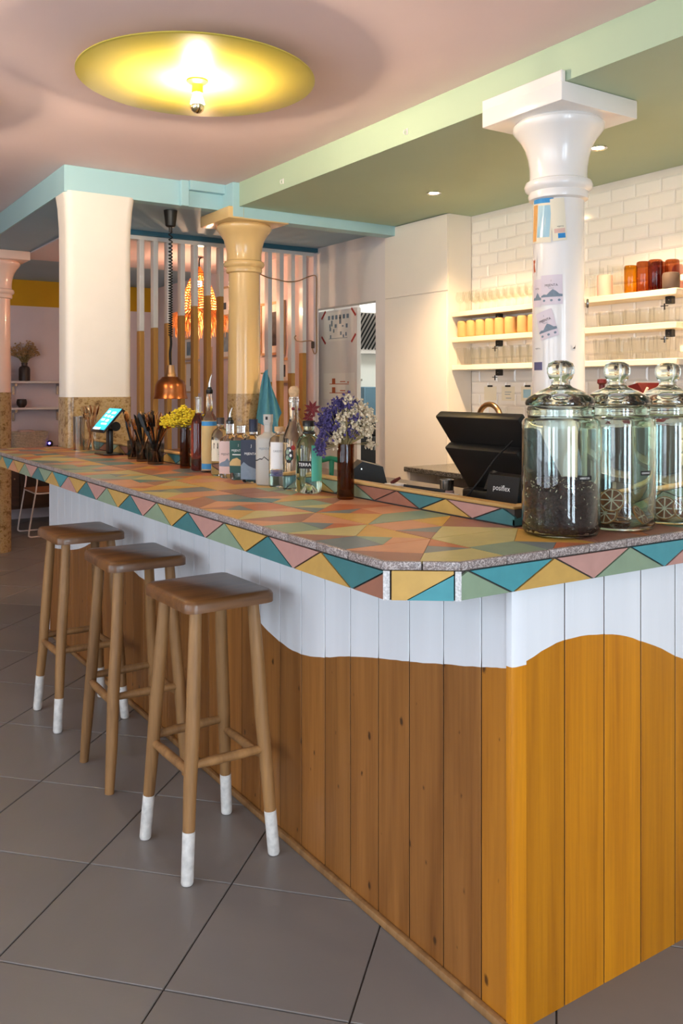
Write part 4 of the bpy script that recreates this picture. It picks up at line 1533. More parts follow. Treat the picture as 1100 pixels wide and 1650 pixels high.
for q in range(4):
    patch(lb, 'violet_band', 0.0419, a_, 0.060, 0.044 + 0.006 * q, 0.0478 + 0.006 * q, 'ink_violet', 12)
# tall bottle with patterned emblem and round stopper, red flower tucked behind
t = bottle('mezcal_bottle', 'tall clear bottle with round knob stopper and patterned emblem', 1.577, 2.703, [(0.0, 0.006), (0.034, 0.0), (0.040, 0.005), (0.041, 0.016), (0.041, 0.165), (0.039, 0.185), (0.031, 0.212), (0.021, 0.236), (0.0165, 0.256), (0.0165, 0.315), (0.019, 0.318), (0.019, 0.326), (0.0165, 0.328), (0.0165, 0.334)], 'clear_glass')
MB().lathe([(0.0, 0.3343), (0.014, 0.3343), (0.016, 0.340), (0.0195, 0.350), (0.019, 0.361), (0.012, 0.371), (0.0, 0.374)], 22).build('stopper', 'cork', t)
a_ = facing(1.577, 2.703) - 0.45
em = MB().add(cyl_map([Vector((0.017 * math.cos(k * PI / 8) * (1 + 0.15 * math.sin(3 * k)), 0.029 * math.sin(k * PI / 8), 0)) for k in range(16)], 0.0414, a_, 0.128), [tuple(range(16))]).build('emblem', 'ink_dark', t, smooth=False)
for (ux, uz, ra, mm) in ((-0.005, 0.010, 0.007, 't_sage'), (0.005, 0.016, 0.004, 'ink_white'), (-0.006, -0.010, 0.0065, 't_sage'), (0.007, -0.002, 0.0045, 'ink_white'), (0.004, -0.014, 0.004, 'green_plastic'), (0.016, 0.026, 0.0075, 'ink_red')):
    MB().add(cyl_map([Vector((ux + ra * math.cos(k * PI / 6), uz + 1.2 * ra * math.sin(k * PI / 6), 0)) for k in range(12)], 0.0416, a_, 0.128), [tuple(range(12))]).build('emblem_spot', mm, em, smooth=False)
# green bottle
t = bottle('liqueur_bottle', 'rounded green glass bottle with aqua panel and black name band', 1.578, 2.600, [(0.0, 0.030), (0.012, 0.026), (0.024, 0.006), (0.034, 0.0), (0.042, 0.004), (0.0455, 0.014), (0.046, 0.03), (0.046, 0.155), (0.044, 0.172), (0.037, 0.192), (0.027, 0.204), (0.020, 0.212), (0.019, 0.222), (0.0195, 0.232)], 'bottle_green')
MB().lathe([(0.0192, 0.2055), (0.0235, 0.2055), (0.0235, 0.2125), (0.0205, 0.2125)], 26, closed=True).build('neck_ring', 'black_gloss', t)
MB().lathe([(0.0, 0.2323), (0.0225, 0.2323), (0.0225, 0.250), (0.021, 0.252), (0.0, 0.252)], 26).build('cap', 'black_gloss', t)
a_ = facing(1.578, 2.600)
patch(t, 'aqua_panel', 0.0463, a_ + 0.75, 0.052, 0.044, 0.168, 'aqua_label', 12)
lb = patch(t, 'name_band', 0.0466, a_ - 0.35, 0.050, 0.088, 0.114, 'black_matte', 12)
wrap_text(lb, 'TERRA', 0.016, 0.0469, a_ - 0.35, 0.101, 'ink_white')
MB().lathe([(0.0395, 0.016), (0.0395, 0.02)], 20).build('base_ring', 'bottle_green', t) if False else None


# ---- flowers in brown glass vases
def vase(label, x, y, r, h):
    t = thing('glass_vase', label, 'vase', (x, y, ZT_), group='brown glass vases')
    MB().lathe([(0.0, 0.0), (r * 0.9, 0.0), (r, 0.005), (r, h - 0.002), (r * 0.985, h), (r * 0.93, h - 0.001), (r * 0.92, 0.012), (r * 0.8, 0.008), (0.0, 0.008)], 36).build('vase_body', 'vase_brown', t)
    return t


thin_glass('vase_brown', (0.62, 0.41, 0.22))
VY = (1.588, 3.705)
VP = (1.591, 2.388)
vase('slim brown glass vase holding yellow flowers', VY[0], VY[1], 0.024, 0.185)
vase('taller brown glass vase holding purple and white dried flowers', VP[0], VP[1], 0.0285, 0.182)
rnd = random.Random(21)
t = thing('yellow_flowers', 'bunch of bright yellow dried flowers in slim brown vase', 'flowers', (VY[0], VY[1], ZT_))
st = MB()
bl_ = MB()
for q in range(64):
    a = rnd.uniform(0, 2 * PI)
    rr = 0.085 * math.sqrt(rnd.random())
    e = Vector((rr * math.cos(a) - 0.012, rr * math.sin(a) + 0.010, 0.205 + rnd.uniform(0.0, 0.10) * (1 - rr / 0.11)))
    b0 = Vector((rnd.uniform(-0.012, 0.012), rnd.uniform(-0.012, 0.012), 0.02))
    md = Vector((b0.x * 0.7, b0.y * 0.7, 0.175))
    st.tube([b0, md, e], 0.0013, 4)
    for w_ in range(15):
        c = e + Vector((rnd.gauss(0, 0.011), rnd.gauss(0, 0.011), rnd.gauss(0.002, 0.009)))
        bl_.sphere(c, rnd.uniform(0.0048, 0.0072), 1, 0, (1, 1, 0.8))
e = Vector((0.062, -0.045, 0.215))
st.tube([(0.005, -0.004, 0.12), (0.02, -0.014, 0.185), e], 0.0012, 4)
for w_ in range(12):
    bl_.sphere(e + Vector((rnd.gauss(0, 0.007), rnd.gauss(0, 0.007), rnd.gauss(0, 0.009))), 0.005, 1)
st.build('stems', 'dry_stem', t)['kind'] = 'stuff'
bl_.build('blossoms', 'petal_yellow', t)['kind'] = 'stuff'

t = thing('statice_bouquet', 'dried bouquet of purple and cream statice in taller brown vase', 'flowers', (VP[0], VP[1], ZT_))
st = MB()
pu, wh = MB(), MB()


def floret(mb, c, r):
    nn = Vector((rnd.uniform(-1, 1), rnd.uniform(-1, 1), rnd.uniform(-0.3, 1))).normalized()
    u = nn.orthogonal().normalized()
    v = nn.cross(u)
    vs = [c]
    for k in range(10):
        a = 2 * PI * k / 10
        rad = r * (1.0 if k % 2 == 0 else 0.55)
        vs.append(c + (u * math.cos(a) + v * math.sin(a)) * rad + nn * r * 0.45)
    vs.append(c - nn * r * 0.5)
    fs = [(0, 1 + k, 1 + (k + 1) % 10) for k in range(10)] + [(11, 1 + (k + 1) % 10, 1 + k) for k in range(10)]
    mb.add(vs, fs)


# viewer's left / right in the plane of the vase
lft = Vector((-0.8348, 0.5504, 0))
dep = Vector((0.5504, 0.8348, 0))
for q in range(120):
    ux = rnd.uniform(-1, 1)
    zz = rnd.uniform(0, 1)
    dd = rnd.uniform(-1, 1)
    isw = ux < 0.02 + rnd.gauss(0, 0.25)
    side = ux * 0.088
    top = 0.335 - 0.35 * abs(side) - 0.3 * max(0, side) - zz * 0.085 * (0.6 + abs(ux))
    e = lft * side + dep * dd * 0.05 + Vector((0, 0, top))
    b0 = Vector((rnd.uniform(-0.014, 0.014), rnd.uniform(-0.014, 0.014), 0.03))
    st.tube([b0, Vector((e.x * 0.2, e.y * 0.2, 0.18)), Vector((e.x * 0.62, e.y * 0.62, 0.18 + (top - 0.18) * 0.5)), e], 0.0012, 4)
    for w_ in range(20):
        c = e + Vector((rnd.gauss(0, 0.009), rnd.gauss(0, 0.009), rnd.gauss(0, 0.008)))
        floret(wh if isw else pu, c, rnd.uniform(0.0048, 0.0074))
for (sx, zz, n_, mb_) in ((0.020, 0.215, 46, wh), (0.006, 0.238, 40, wh), (0.030, 0.190, 30, wh), (-0.022, 0.232, 26, pu), (-0.012, 0.22, 16, pu)):
    for w_ in range(n_):
        floret(mb_, lft * (sx + rnd.gauss(0, 0.010)) - dep * 0.022 + Vector((0, 0, zz + rnd.gauss(0, 0.010))) + dep * rnd.gauss(0, 0.006), 0.006)
st.build('stems', 'dry_stem', t)['kind'] = 'stuff'
pu.build('purple_florets', 'petal_purple', t)['kind'] = 'stuff'
wh.build('cream_florets', 'petal_white', t)['kind'] = 'stuff'

# red dried flower standing in the row of bottles
t = thing('red_flower', 'dark red star-shaped flower sprig rising behind the green bottle', 'flowers', (1.604, 2.652, ZT_))
st = MB().tube([(0, 0, 0.0), (0.002, -0.002, 0.15), (0.006, -0.006, 0.285)], 0.0013, 5)
st.tube([(0.002, -0.002, 0.20), (-0.035, 0.03, 0.29)], 0.001, 4)
st.build('stem', 'dry_stem', t)
pt = MB()
for (cx, cz, n_, ln) in ((0.008, 0.292, 8, 0.034), (-0.004, 0.262, 6, 0.026)):
    c = -lft * cx + Vector((0.006, -0.006, cz))
    for k in range(n_):
        a = 2 * PI * k / n_ + 0.3
        dv = (-lft * math.cos(a) + Vector((0, 0, 1)) * math.sin(a) - dep * 0.25).normalized()
        sd = dv.cross(dep).normalized()
        pt.add([c, c + dv * ln * 0.45 + sd * 0.006, c + dv * ln, c + dv * ln * 0.45 - sd * 0.006, c + dv * ln * 0.4 + dep * 0.004], [(0, 1, 2, 3), (0, 4, 1), (1, 4, 2), (2, 4, 3), (3, 4, 0)])
pt.build('petals', 'petal_red', t, smooth=False)
MB().sphere(lft * 0.052 + Vector((0, 0, 0.292)), 0.006, 2).sphere(lft * 0.030 + Vector((0, 0, 0.29)), 0.005, 2).build('berries', 'petal_red', t)


# ---- cutlery tumblers, shaker, tablet
def tumbler(label, x, y, r, h, m='tumbler_glass', group='glasses of cutlery on the counter', name='cutlery_glass', z=ZT_, cat='glass'):
    t = thing(name, label, cat, (x, y, z), group=group)
    MB().lathe([(0.0, 0.0), (r * 0.86, 0.0), (r * 0.9, 0.003), (r, h), (r * 0.965, h), (r * 0.87, 0.010), (0.0, 0.009)], 30).build('glass_body', m, t)
    return t


thin_glass('smoke_glass', (0.62, 0.60, 0.58))
cut_me = {}


def utensil(kind):
    if kind in cut_me:
        return cut_me[kind]
    mb = MB()
    if kind.startswith('knife'):
        mb.rbox(-0.005, 0.005, -0.0016, 0.0016, 0.0, 0.105, 0.0012, 1)
        mb.prism([(-0.0055, 0.105), (0.0055, 0.105), (0.0075, 0.15), (0.006, 0.19), (-0.004, 0.20), (-0.0055, 0.19)], -0.0008, 0.0008, 0, Matrix.Rotation(PI / 2, 4, 'X'))
    elif kind.startswith('fork'):
        mb.tube([(0, 0, 0), (0, 0.002, 0.06), (0, 0.003, 0.13), (0, 0.0, 0.15)], [0.004, 0.0035, 0.0022, 0.0025], 8)
        mb.rbox(-0.010, 0.010, -0.0012, 0.0012, 0.148, 0.166, 0.001, 1)
        for k in range(4):
            mb.rbox(-0.010 + 0.0057 * k, -0.0072 + 0.0057 * k, -0.001, 0.001, 0.165, 0.200, 0.0004, 1)
    else:
        mb.tube([(0, 0, 0), (0, 0.002, 0.06), (0, 0.003, 0.13), (0, 0.0, 0.155)], [0.004, 0.0035, 0.0022, 0.0025], 8)
        mb.sphere((0, 0, 0.176), 0.025, 2, 0, (0.55, 0.14, 1))
    cut_me[kind] = mb.mesh(kind.split('_')[0], 'cutlery_copper' if kind.endswith('c') else 'cutlery_black')
    return cut_me[kind]


TB = [(1.572, 4.335, 0.032, 0.095, 'farthest dark glass of cutlery behind the other two'), (1.560, 4.165, 0.036, 0.10, 'middle dark glass packed with black and copper cutlery'), (1.556, 3.985, 0.042, 0.10, 'widest dark glass packed with copper forks near the yellow flowers')]
rnd = random.Random(8)
for gi, (x, y, r, h, lab) in enumerate(TB):
    tumbler(lab, x, y, r, h, 'smoke_glass')
    where = ['in the farthest dark glass', 'in the middle dark glass', 'in the widest dark glass'][gi]
    for q in range([11, 16, 24][gi]):
        kd = rnd.choice(['knife_b', 'fork_b', 'fork_c', 'spoon_c', 'knife_c', 'fork_c', 'knife_b'])
        a = rnd.uniform(0, 2 * PI)
        rr = r * rnd.uniform(0.15, 0.72)
        th = math.atan2(r * 0.88 + rr, h + 0.004) * rnd.uniform(0.55, 0.93)
        base = Vector((x + rr * math.cos(a + PI), y + rr * math.sin(a + PI), ZT_ + 0.0125))
        o = link(kd.split('_')[0], utensil(kd), None, base)
        o.rotation_euler = (Matrix.Rotation(a, 3, 'Z') @ Matrix.Rotation(th, 3, 'Y') @ Matrix.Rotation(rnd.uniform(0, 2 * PI), 3, 'Z')).to_euler()
        sc_ = rnd.uniform(1.0, 1.32)
        o.scale = (sc_, sc_, sc_)
        tone = 'copper' if kd.endswith('c') else 'black'
        tag(o, '%s %s standing %s of cutlery' % (tone, kd.split('_')[0], where), kd.split('_')[0], 'cutlery ' + where)

t = thing('steel_shaker', 'slim polished steel cup beside the pillar', 'cup', (1.530, 5.135, ZT_))
MB().lathe([(0.0, 0.0), (0.030, 0.0), (0.031, 0.004), (0.0345, 0.195), (0.0352, 0.198), (0.033, 0.198), (0.029, 0.012), (0.0, 0.010)], 32).build('cup_body', 'steel', t)
t = tumbler('wide clear glass of cutlery between steel cup and tablet', 1.545, 4.955, 0.055, 0.185)
for q in range(8):
    kd = rnd.choice(['knife_c', 'fork_c', 'spoon_c'])
    a = rnd.uniform(0, 2 * PI)
    o = link(kd.split('_')[0], utensil(kd), None, (1.545 + 0.02 * math.cos(a + PI), 4.955 + 0.02 * math.sin(a + PI), ZT_ + 0.0105))
    o.rotation_euler = (Matrix.Rotation(a, 3, 'Z') @ Matrix.Rotation(R(rnd.uniform(5, 16)), 3, 'Y') @ Matrix.Rotation(rnd.uniform(0, 6), 3, 'Z')).to_euler()
    o.scale = (1.3, 1.3, 1.3)
    tag(o, 'copper %s standing in the clear glass beside the pillar' % kd.split('_')[0], kd.split('_')[0], 'cutlery in the clear glass')

# payment tablet on a stand
t = thing('payment_tablet', 'card payment tablet with glowing blue screen on black stand', 'tablet', (1.560, 4.70, ZT_))
MB().rbox(-0.05, 0.06, -0.085, 0.085, 0.0, 0.008, 0.003, 2).build('base_plate', 'black_gloss', t)
MB().rbox(-0.004, 0.022, -0.030, 0.030, 0.008, 0.135, 0.008, 2).build('post', 'black_gloss', t)
MB().tube([(0.03, -0.045, 0.155), (0.03, 0.045, 0.155)], [0.026, 0.026], 18).build('hinge', 'black_gloss', t)
hd = MB().rbox(-0.105, 0.105, -0.084, 0.084, -0.006, 0.005, 0.003, 2).build('tablet_body', 'black_gloss', t)
hd.matrix_local = Matrix(((0, 0.66, -0.75, -0.006), (-1, 0, 0, 0), (0, 0.75, 0.66, 0.188), (0, 0, 0, 1)))
scn = MB().box(-0.099, 0.099, -0.068, 0.080, 0.0051, 0.0056).build('screen', 'screen_blue', hd, smooth=False)
ic = MB()
for (a0, b0, w_, h_) in ((-0.035, 0.055, 0.022, 0.016), (0.02, 0.05, 0.034, 0.014), (-0.035, 0.028, 0.018, 0.014), (0.0, 0.025, 0.02, 0.014), (0.035, 0.02, 0.02, 0.012), (-0.03, 0.0, 0.03, 0.014), (0.015, -0.004, 0.024, 0.016), (0.01, -0.028, 0.05, 0.010), (-0.02, -0.062, 0.06, 0.014)):
    ic.box(a0 * 1.7 - w_ * 0.85, a0 * 1.7 + w_ * 0.85, b0 - h_ / 2, b0 + h_ / 2, 0.0057, 0.0060)
ic.build('screen_icons', 'screen_white', hd, smooth=False)

# ---- cash register and what lies around it on the inner worktop
ZW = 1.0625
t = thing('cash_register', 'black touchscreen cash register seen from behind', 'cash register', (1.98, 2.085, ZW))
PT = Vector((1.88 - 1.98, 0, 1.354 - ZW))
PBm = Vector((2.067 - 1.98, 0, 1.109 - ZW))
dn_ = (PBm - PT).normalized()
out_ = Vector((-dn_.z, 0, dn_.x)) * -1       # facing the guests and downwards
if out_.x > 0:
    out_ = -out_
xfm = Matrix(((dn_.x, 0, out_.x, PT.x), (dn_.y, 1, out_.y, PT.y), (dn_.z, 0, out_.z, PT.z), (0, 0, 0, 1)))
MB().rbox(0.0, 0.295, -0.195, 0.195, -0.032, 0.0, 0.006, 2, 0, xfm).build('monitor', 'black_plastic', t)
MB().rbox(0.108, 0.305, -0.150, 0.193, 0.0003, 0.034, 0.007, 2, 0, xfm).build('rear_housing', 'black_plastic', t)
MB().rbox(0.010, 0.285, -0.185, 0.185, -0.0335, -0.0322, 0.0005, 1, 0, xfm).build('screen_glass', 'black_gloss', t)
MB().rbox(-0.02, 0.16, -0.15, 0.15, 0.0, 0.050, 0.010, 2).build('foot', 'black_plastic', t)
MB().tube([(0.02, 0, 0.04), (0.06, 0, 0.16)], [0.06, 0.05], 12).build('neck', 'black_plastic', t)
MB().tube(smooth_path([(-0.075, -0.15, 0.225), (-0.13, -0.13, 0.17), (-0.165, -0.095, 0.10), (-0.185, -0.05, 0.045), (-0.19, 0.0, 0.02)], 5), 0.003, 6).build('cable', 'black_matte', t)
t = thing('receipt_printer', 'small black wedge-shaped printer with white lettering in front of register', 'printer', (1.835, 1.875, ZW))
wb = MB()
pr = [(-0.04, 0.0), (0.08, 0.0), (0.08, 0.10), (0.012, 0.132), (-0.026, 0.128), (-0.042, 0.010)]
vs = [(x_, -0.065, z_) for x_, z_ in pr] + [(x_, 0.065, z_) for x_, z_ in pr]
n = len(pr)
wb.add(vs, [tuple(range(n)), tuple(reversed(range(n, 2 * n)))] + [((k + 1) % n, k, n + k, n + (k + 1) % n) for k in range(n)])
wb.build('printer_body', 'black_plastic', t, smooth=False)
v_, f_ = text_geo('posiflex', 0.023)
MB().add([(-0.035 - 0.0006 + (v.y) * 0.135, -v.x + 0.0, 0.092 + v.y) for v in v_], f_).build('lettering', 'ink_white', t, smooth=False)
t = thing('paper_stack', 'small stack of white receipts beside the register', 'paper', (1.755, 2.145, ZW))
for q in range(6):
    MB().rbox(-0.05, 0.05, -0.075, 0.075, 0.0 + 0.009 * q, 0.0086 + 0.009 * q, 0.0008, 1).build('pad', 'paper', t, rot=(0, 0, random.uniform(-0.06, 0.06)))
t = thing('grey_beaker', 'grey metal beaker standing behind the printer', 'beaker', (1.90, 2.24, ZW))
MB().lathe([(0.0, 0.0), (0.022, 0.0), (0.024, 0.08), (0.022, 0.08), (0.02, 0.005), (0.0, 0.005)], 22).build('beaker_body', 'steel', t)
MB().lathe([(0.0242, 0.012), (0.0242, 0.045), (0.0236, 0.045), (0.0236, 0.012)], 22, closed=True).build('copper_band', 'cup_pink', t)
t = thing('pen', 'black marker pen lying by the receipts', 'pen', (1.765, 2.175, ZW + 0.056))
MB().tube([(-0.05, 0.06, 0.014), (0.0, 0.0, 0.006), (0.03, -0.05, 0.004)], [0.007, 0.007, 0.005], 10).build('barrel', 'black_gloss', t)
t = thing('tape_roll', 'bright blue roll of tape beside the nearest jar', 'tape', (1.80, 1.772, ZW + 0.044), R(40))
MB().lathe([(0.028, -0.012), (0.044, -0.012), (0.044, 0.012), (0.028, 0.012)], 32, closed=True).build('tape', 'tape_blue', t, rot=(PI / 2, 0, 0))

t = thing('label_printer', 'black desktop label printer with status light behind the statice', 'printer', (1.93, 2.745, ZW), R(-25))
t.scale = (0.66, 0.8, 0.8)
bd = MB()
pr = [(-0.09, 0.0), (0.09, 0.0), (0.10, 0.03), (0.075, 0.11), (-0.045, 0.135), (-0.095, 0.10), (-0.10, 0.03)]
n = len(pr)
bd.add([(x_, -0.07, z_) for x_, z_ in pr] + [(x_, 0.07, z_) for x_, z_ in pr], [tuple(range(n)), tuple(reversed(range(n, 2 * n)))] + [((k + 1) % n, k, n + k, n + (k + 1) % n) for k in range(n)])
bd.build('printer_body', 'black_plastic', t, smooth=False)
MB().sphere((-0.05, -0.0712, 0.10), 0.0035, 1).build('status_light', 'screen_white', t)
t = thing('corkscrew', 'green plastic T-handled tool beside the green bottle', 'tool', (1.702, 2.655, ZW))
MB().tube([(0, 0, 0.012), (0.004, 0, 0.06), (0.006, 0, 0.125)], [0.011, 0.008, 0.010], 12).build('shaft', 'green_plastic', t)
MB().tube([(-0.042, 0.026, 0.122), (0.0, 0, 0.132), (0.038, -0.022, 0.122)], [0.011, 0.009, 0.011], 12).build('handle', 'green_plastic', t)
MB().lathe([(0.0, 0), (0.02, 0), (0.02, 0.012), (0.0, 0.014)], 18).build('foot', 'green_plastic', t)
t = thing('red_clip', 'small red plastic clip on the worktop below the white cupboard', 'clip', (1.76, 2.34, ZW + 0.03))
MB().rbox(-0.03, 0.03, -0.03, 0.03, -0.03, 0.036, 0.004, 1).build('holder', 'paper', t)
MB().tube([(-0.01, 0.012, 0.037), (0.0, 0.0, 0.046), (0.012, -0.012, 0.056)], [0.005, 0.007, 0.004], 8).build('grip', 'red_plastic', t)


# ================================================================== BACK BAR: COUNTER, SHELVES, GLASSES
t = thing('back_counter', 'low back counter with speckled dark stone top below the shelves', 'counter', (3.805, 3.16, 0))
MB().rbox(-0.305, 0.294, -1.4, 1.405, 0.898, 0.93, 0.004, 1).build('stone_top', 'granite_top', t)
for (y0, y1) in ((1.36, 1.395), (0.55, 0.585), (-0.3, -0.265), (-1.395, -1.36)):
    MB().box(-0.285, 0.285, y0, y1, 0.0, 0.898).build('side_panel', 'cabinet_white', t, smooth=False)
MB().box(0.24, 0.285, -1.36, 1.36, 0.0, 0.898).build('back_panel', 'dark_wood', t, smooth=False)
MB().box(-0.27, 0.24, -1.36, 1.36, 0.45, 0.47).build('inner_shelf', 'dark_wood', t, smooth=False)
MB().rbox(-0.02, 0.26, 0.70, 1.20, 0.9302, 0.945, 0.004, 1).build('drain_board', 'granite_top', t)
t = thing('faucet', 'brushed metal arched tap behind the cash register', 'tap', (3.86, 4.13, 0.93))
arc = [(0.0, 0.10, 0.0), (0.0, 0.10, 0.30)] + [(0.0, 0.10 * math.cos(a), 0.32 + 0.095 * math.sin(a)) for a in [PI * k / 10 for k in range(11)]] + [(0.0, -0.10, 0.29), (0.0, -0.10, 0.24)]
MB().tube(arc, 0.018, 14).build('spout', 'steel_warm', t)
MB().lathe([(0.0, 0.0), (0.032, 0.0), (0.030, 0.02), (0.02, 0.024), (0.0, 0.024)], 22).build('tap_base', 'steel_warm', t, (0, 0.10, 0))

SHZ = [1.97, 1.795, 1.605]
names = ['top', 'middle', 'lowest']
for k, z_ in enumerate(SHZ):
    t = thing('wall_shelf', '%s pale wooden shelf on the tiled wall' % names[k], 'shelf', (4.012, 3.687, z_), group='long shelves behind the bar')
    MB().rbox(-0.09, 0.088, -0.885, 0.885, -0.034, 0.0, 0.003, 1).build('board', 'shelf_wood', t)
    for yy in (0.49, -0.80):
        b = MB().rbox(0.02, 0.055, -0.02, 0.02, -0.075, -0.0345, 0.003, 1).build('bracket', 'black_plastic', t, (-0.06, yy, 0))
        MB().tube([(0.02, 0.022, -0.072), (0.02, 0.022, -0.105)], 0.004, 8).tube([(0.02, 0.045, -0.085), (0.02, 0.0, -0.085)], 0.003, 6).build('clamp_screw', 'black_plastic', b)
        MB().sphere((0.019, -0.006, -0.055), 0.004, 1).build('bolt', 'chrome', b)
for k, z_ in enumerate((2.035, 1.668)):
    t = thing('wall_shelf', ['upper', 'lower'][k] + ' short shelf end at the right edge', 'shelf', (4.012, 2.37, z_), group='short shelves at the right edge')
    MB().rbox(-0.09, 0.088, -0.41, 0.41, -0.034, 0.0, 0.003, 1).build('board', 'shelf_wood', t)

G = {}


def proto(kind):
    if kind in G:
        return G[kind]
    if kind == 'tumbler':
        mb, m = MB().lathe([(0.0, 0.0), (0.026, 0.0), (0.028, 0.003), (0.0345, 0.118), (0.0332, 0.118), (0.0265, 0.010), (0.0, 0.009)], 18), 'tumbler_glass'
    elif kind == 'highball':
        mb, m = MB().lathe([(0.0, 0.0), (0.027, 0.0), (0.029, 0.003), (0.0375, 0.125), (0.036, 0.125), (0.0275, 0.011), (0.0, 0.010)], 20), 'tumbler_glass'
    elif kind == 'short':
        mb, m = MB().lathe([(0.0, 0.0), (0.036, 0.0), (0.039, 0.004), (0.043, 0.088), (0.0415, 0.088), (0.037, 0.011), (0.0, 0.010)], 20), 'tumbler_glass'
    elif kind == 'wine':
        mb, m = MB().lathe([(0.0, 0.0), (0.027, 0.0), (0.028, 0.002), (0.008, 0.006), (0.0045, 0.012), (0.004, 0.05), (0.007, 0.056), (0.022, 0.068), (0.030, 0.088), (0.030, 0.105), (0.024, 0.135), (0.0232, 0.135), (0.0288, 0.105), (0.0288, 0.089), (0.021, 0.070), (0.0, 0.058)], 18), 'tumbler_glass'
    elif kind == 'tancup':
        mb, m = MB().lathe([(0.0, 0.0), (0.036, 0.0), (0.040, 0.004), (0.0415, 0.012), (0.0415, 0.096), (0.039, 0.106), (0.034, 0.110), (0.0, 0.110)], 22), 'cup_tan'
    elif kind == 'amber':
        mb, m = MB().lathe([(0.0, 0.0), (0.033, 0.0), (0.035, 0.004), (0.036, 0.135), (0.034, 0.150), (0.030, 0.154), (0.0, 0.152)], 20), 'amber_glass'
    elif kind == 'rust':
        mb, m = MB().lathe([(0.0, 0.0), (0.035, 0.0), (0.037, 0.004), (0.038, 0.150), (0.036, 0.164), (0.031, 0.168), (0.0, 0.166)], 20), 'rust_glass'
    elif kind == 'tall':
        mb, m = MB().lathe([(0.0, 0.0), (0.034, 0.0), (0.036, 0.004), (0.0385, 0.165), (0.037, 0.165), (0.0345, 0.012), (0.0, 0.011)], 20), 'tumbler_glass'
    G[kind] = mb.mesh(kind, m)
    return G[kind]


def put_glass(kind, name, x, y, z_, label, cat, group, sc_=1.0):
    o = link(name, proto(kind), None, (x, y, z_ + 0.0004), (0, 0, random.uniform(0, 6)))
    o.scale = (sc_, sc_, sc_)
    return tag(o, label, cat, group)


rnd = random.Random(4)
ORD = ['', 'first', 'second', 'third', 'fourth', 'fifth', 'sixth', 'seventh', 'eighth', 'ninth', 'tenth', 'eleventh', 'twelfth', 'thirteenth', 'fourteenth', 'fifteenth']
NW = ['', 'one', 'two', 'three', 'four', 'five', 'six', 'seven', 'eight', 'nine', 'ten', 'eleven', 'twelve', 'thirteen']
# lowest shelf: tall tumblers, left of and behind/right of the column
for row_, xo in ((0, 3.965), (1, 4.045)):
    y = 4.52
    q = 0
    while y > 3.72:
        q += 1
        put_glass('tumbler', 'drinking_glass', xo + rnd.uniform(-0.004, 0.004), y, SHZ[2], ('clear glass, %s from the cupboard in the front row of the lowest shelf' % ORD[q]) if row_ == 0 else 'clear drinking glass in the back row of the lowest shelf, left of the column', 'glass', 'drinking glasses on the lowest shelf')
        y -= 0.0735
    y = 3.40
    q = 0
    while y > 2.85:
        q += 1
        put_glass('highball', 'drinking_glass', xo + rnd.uniform(-0.004, 0.004), y, SHZ[2], ('clear tall glass, %s right of the column in the front row of the lowest shelf' % ORD[q]) if row_ == 0 else 'clear tall glass in the back row of the lowest shelf, right of the column', 'glass', 'tall glasses on the lowest shelf')
        y -= 0.0815
    y = 3.38
    q = 0
    while y > 2.85:
        q += 1
        put_glass('short', 'drinking_glass', xo + (-0.002 if row_ == 0 else 0.009), y, SHZ[1], ('clear short glass, %s right of the column in the front row of the middle shelf' % ORD[q]) if row_ == 0 else 'clear short glass in the back row of the middle shelf, right of the column', 'glass', 'short glasses on the middle shelf')
        y -= 0.0915
# middle shelf: tan cups
ord_ = ['first', 'second', 'third', 'fourth', 'fifth', 'sixth', 'seventh', 'eighth']
for q in range(8):
    yy = 4.508 - 0.0915 * q - (0.02 if q > 5 else 0)
    put_glass('tancup', 'stoneware_cup', 3.972, yy, SHZ[1], '%s tan stoneware cup from the white cupboard' % ord_[q], 'cup', 'tan stoneware cups')
t = thing('storage_jar', 'dark brown jar with pale lid among the tan cups', 'jar', (4.05, 3.955, SHZ[1]))
MB().lathe([(0.0, 0.0), (0.034, 0.0), (0.036, 0.004), (0.036, 0.105), (0.0, 0.105)], 22).build('jar_body', 'cup_dark', t)
MB().lathe([(0.0, 0.1052), (0.038, 0.1052), (0.038, 0.116), (0.0, 0.117)], 22).build('lid', 'paper', t)
# top shelf left: stemmed glasses in three rows
for row_, xo in ((0, 3.962), (1, 4.018), (2, 4.072)):
    y = 4.53 - 0.02 * row_
    q = 0
    while y > 3.74:
        q += 1
        put_glass('wine', 'stemmed_glass', xo, y + rnd.uniform(-0.002, 0.002), SHZ[0], ('stemmed glass, %s from the cupboard in the front row of the top shelf' % ORD[q]) if row_ == 0 else 'small clear stemmed glass in the %s row of the top shelf' % ['front', 'middle', 'back'][row_], 'wine glass', 'stemmed glasses on the top shelf', 1.0)
        y -= 0.0645
# top shelf right
put_glass('tall', 'drinking_glass', 3.968, 3.405, SHZ[0], 'clear tall glass on the top shelf touching the column', 'glass', 'clear glasses on the top shelf', 0.8)
put_glass('tall', 'drinking_glass', 4.052, 3.43, SHZ[0], 'clear tall glass at the back of the top shelf next to the column', 'glass', 'clear glasses on the top shelf', 1.1)
put_glass('tall', 'drinking_glass', 4.055, 3.30, SHZ[0], 'tallest clear glass on the top shelf behind the pink cup', 'glass', 'clear glasses on the top shelf', 1.12)
put_glass('tall', 'drinking_glass', 3.985, 3.215, SHZ[0], 'clear tall glass on the top shelf beside the amber glass', 'glass', 'clear glasses on the top shelf', 0.95)
o = MB().lathe([(0.0, 0.0), (0.040, 0.0), (0.043, 0.004), (0.043, 0.118), (0.041, 0.120), (0.0395, 0.118), (0.038, 0.012), (0.0, 0.010)], 24).build('stoneware_cup', 'cup_pink', None, (3.975, 3.306, SHZ[0] + 0.0004))
tag(o, 'pale pink stoneware cup on the top shelf among clear glasses', 'cup')
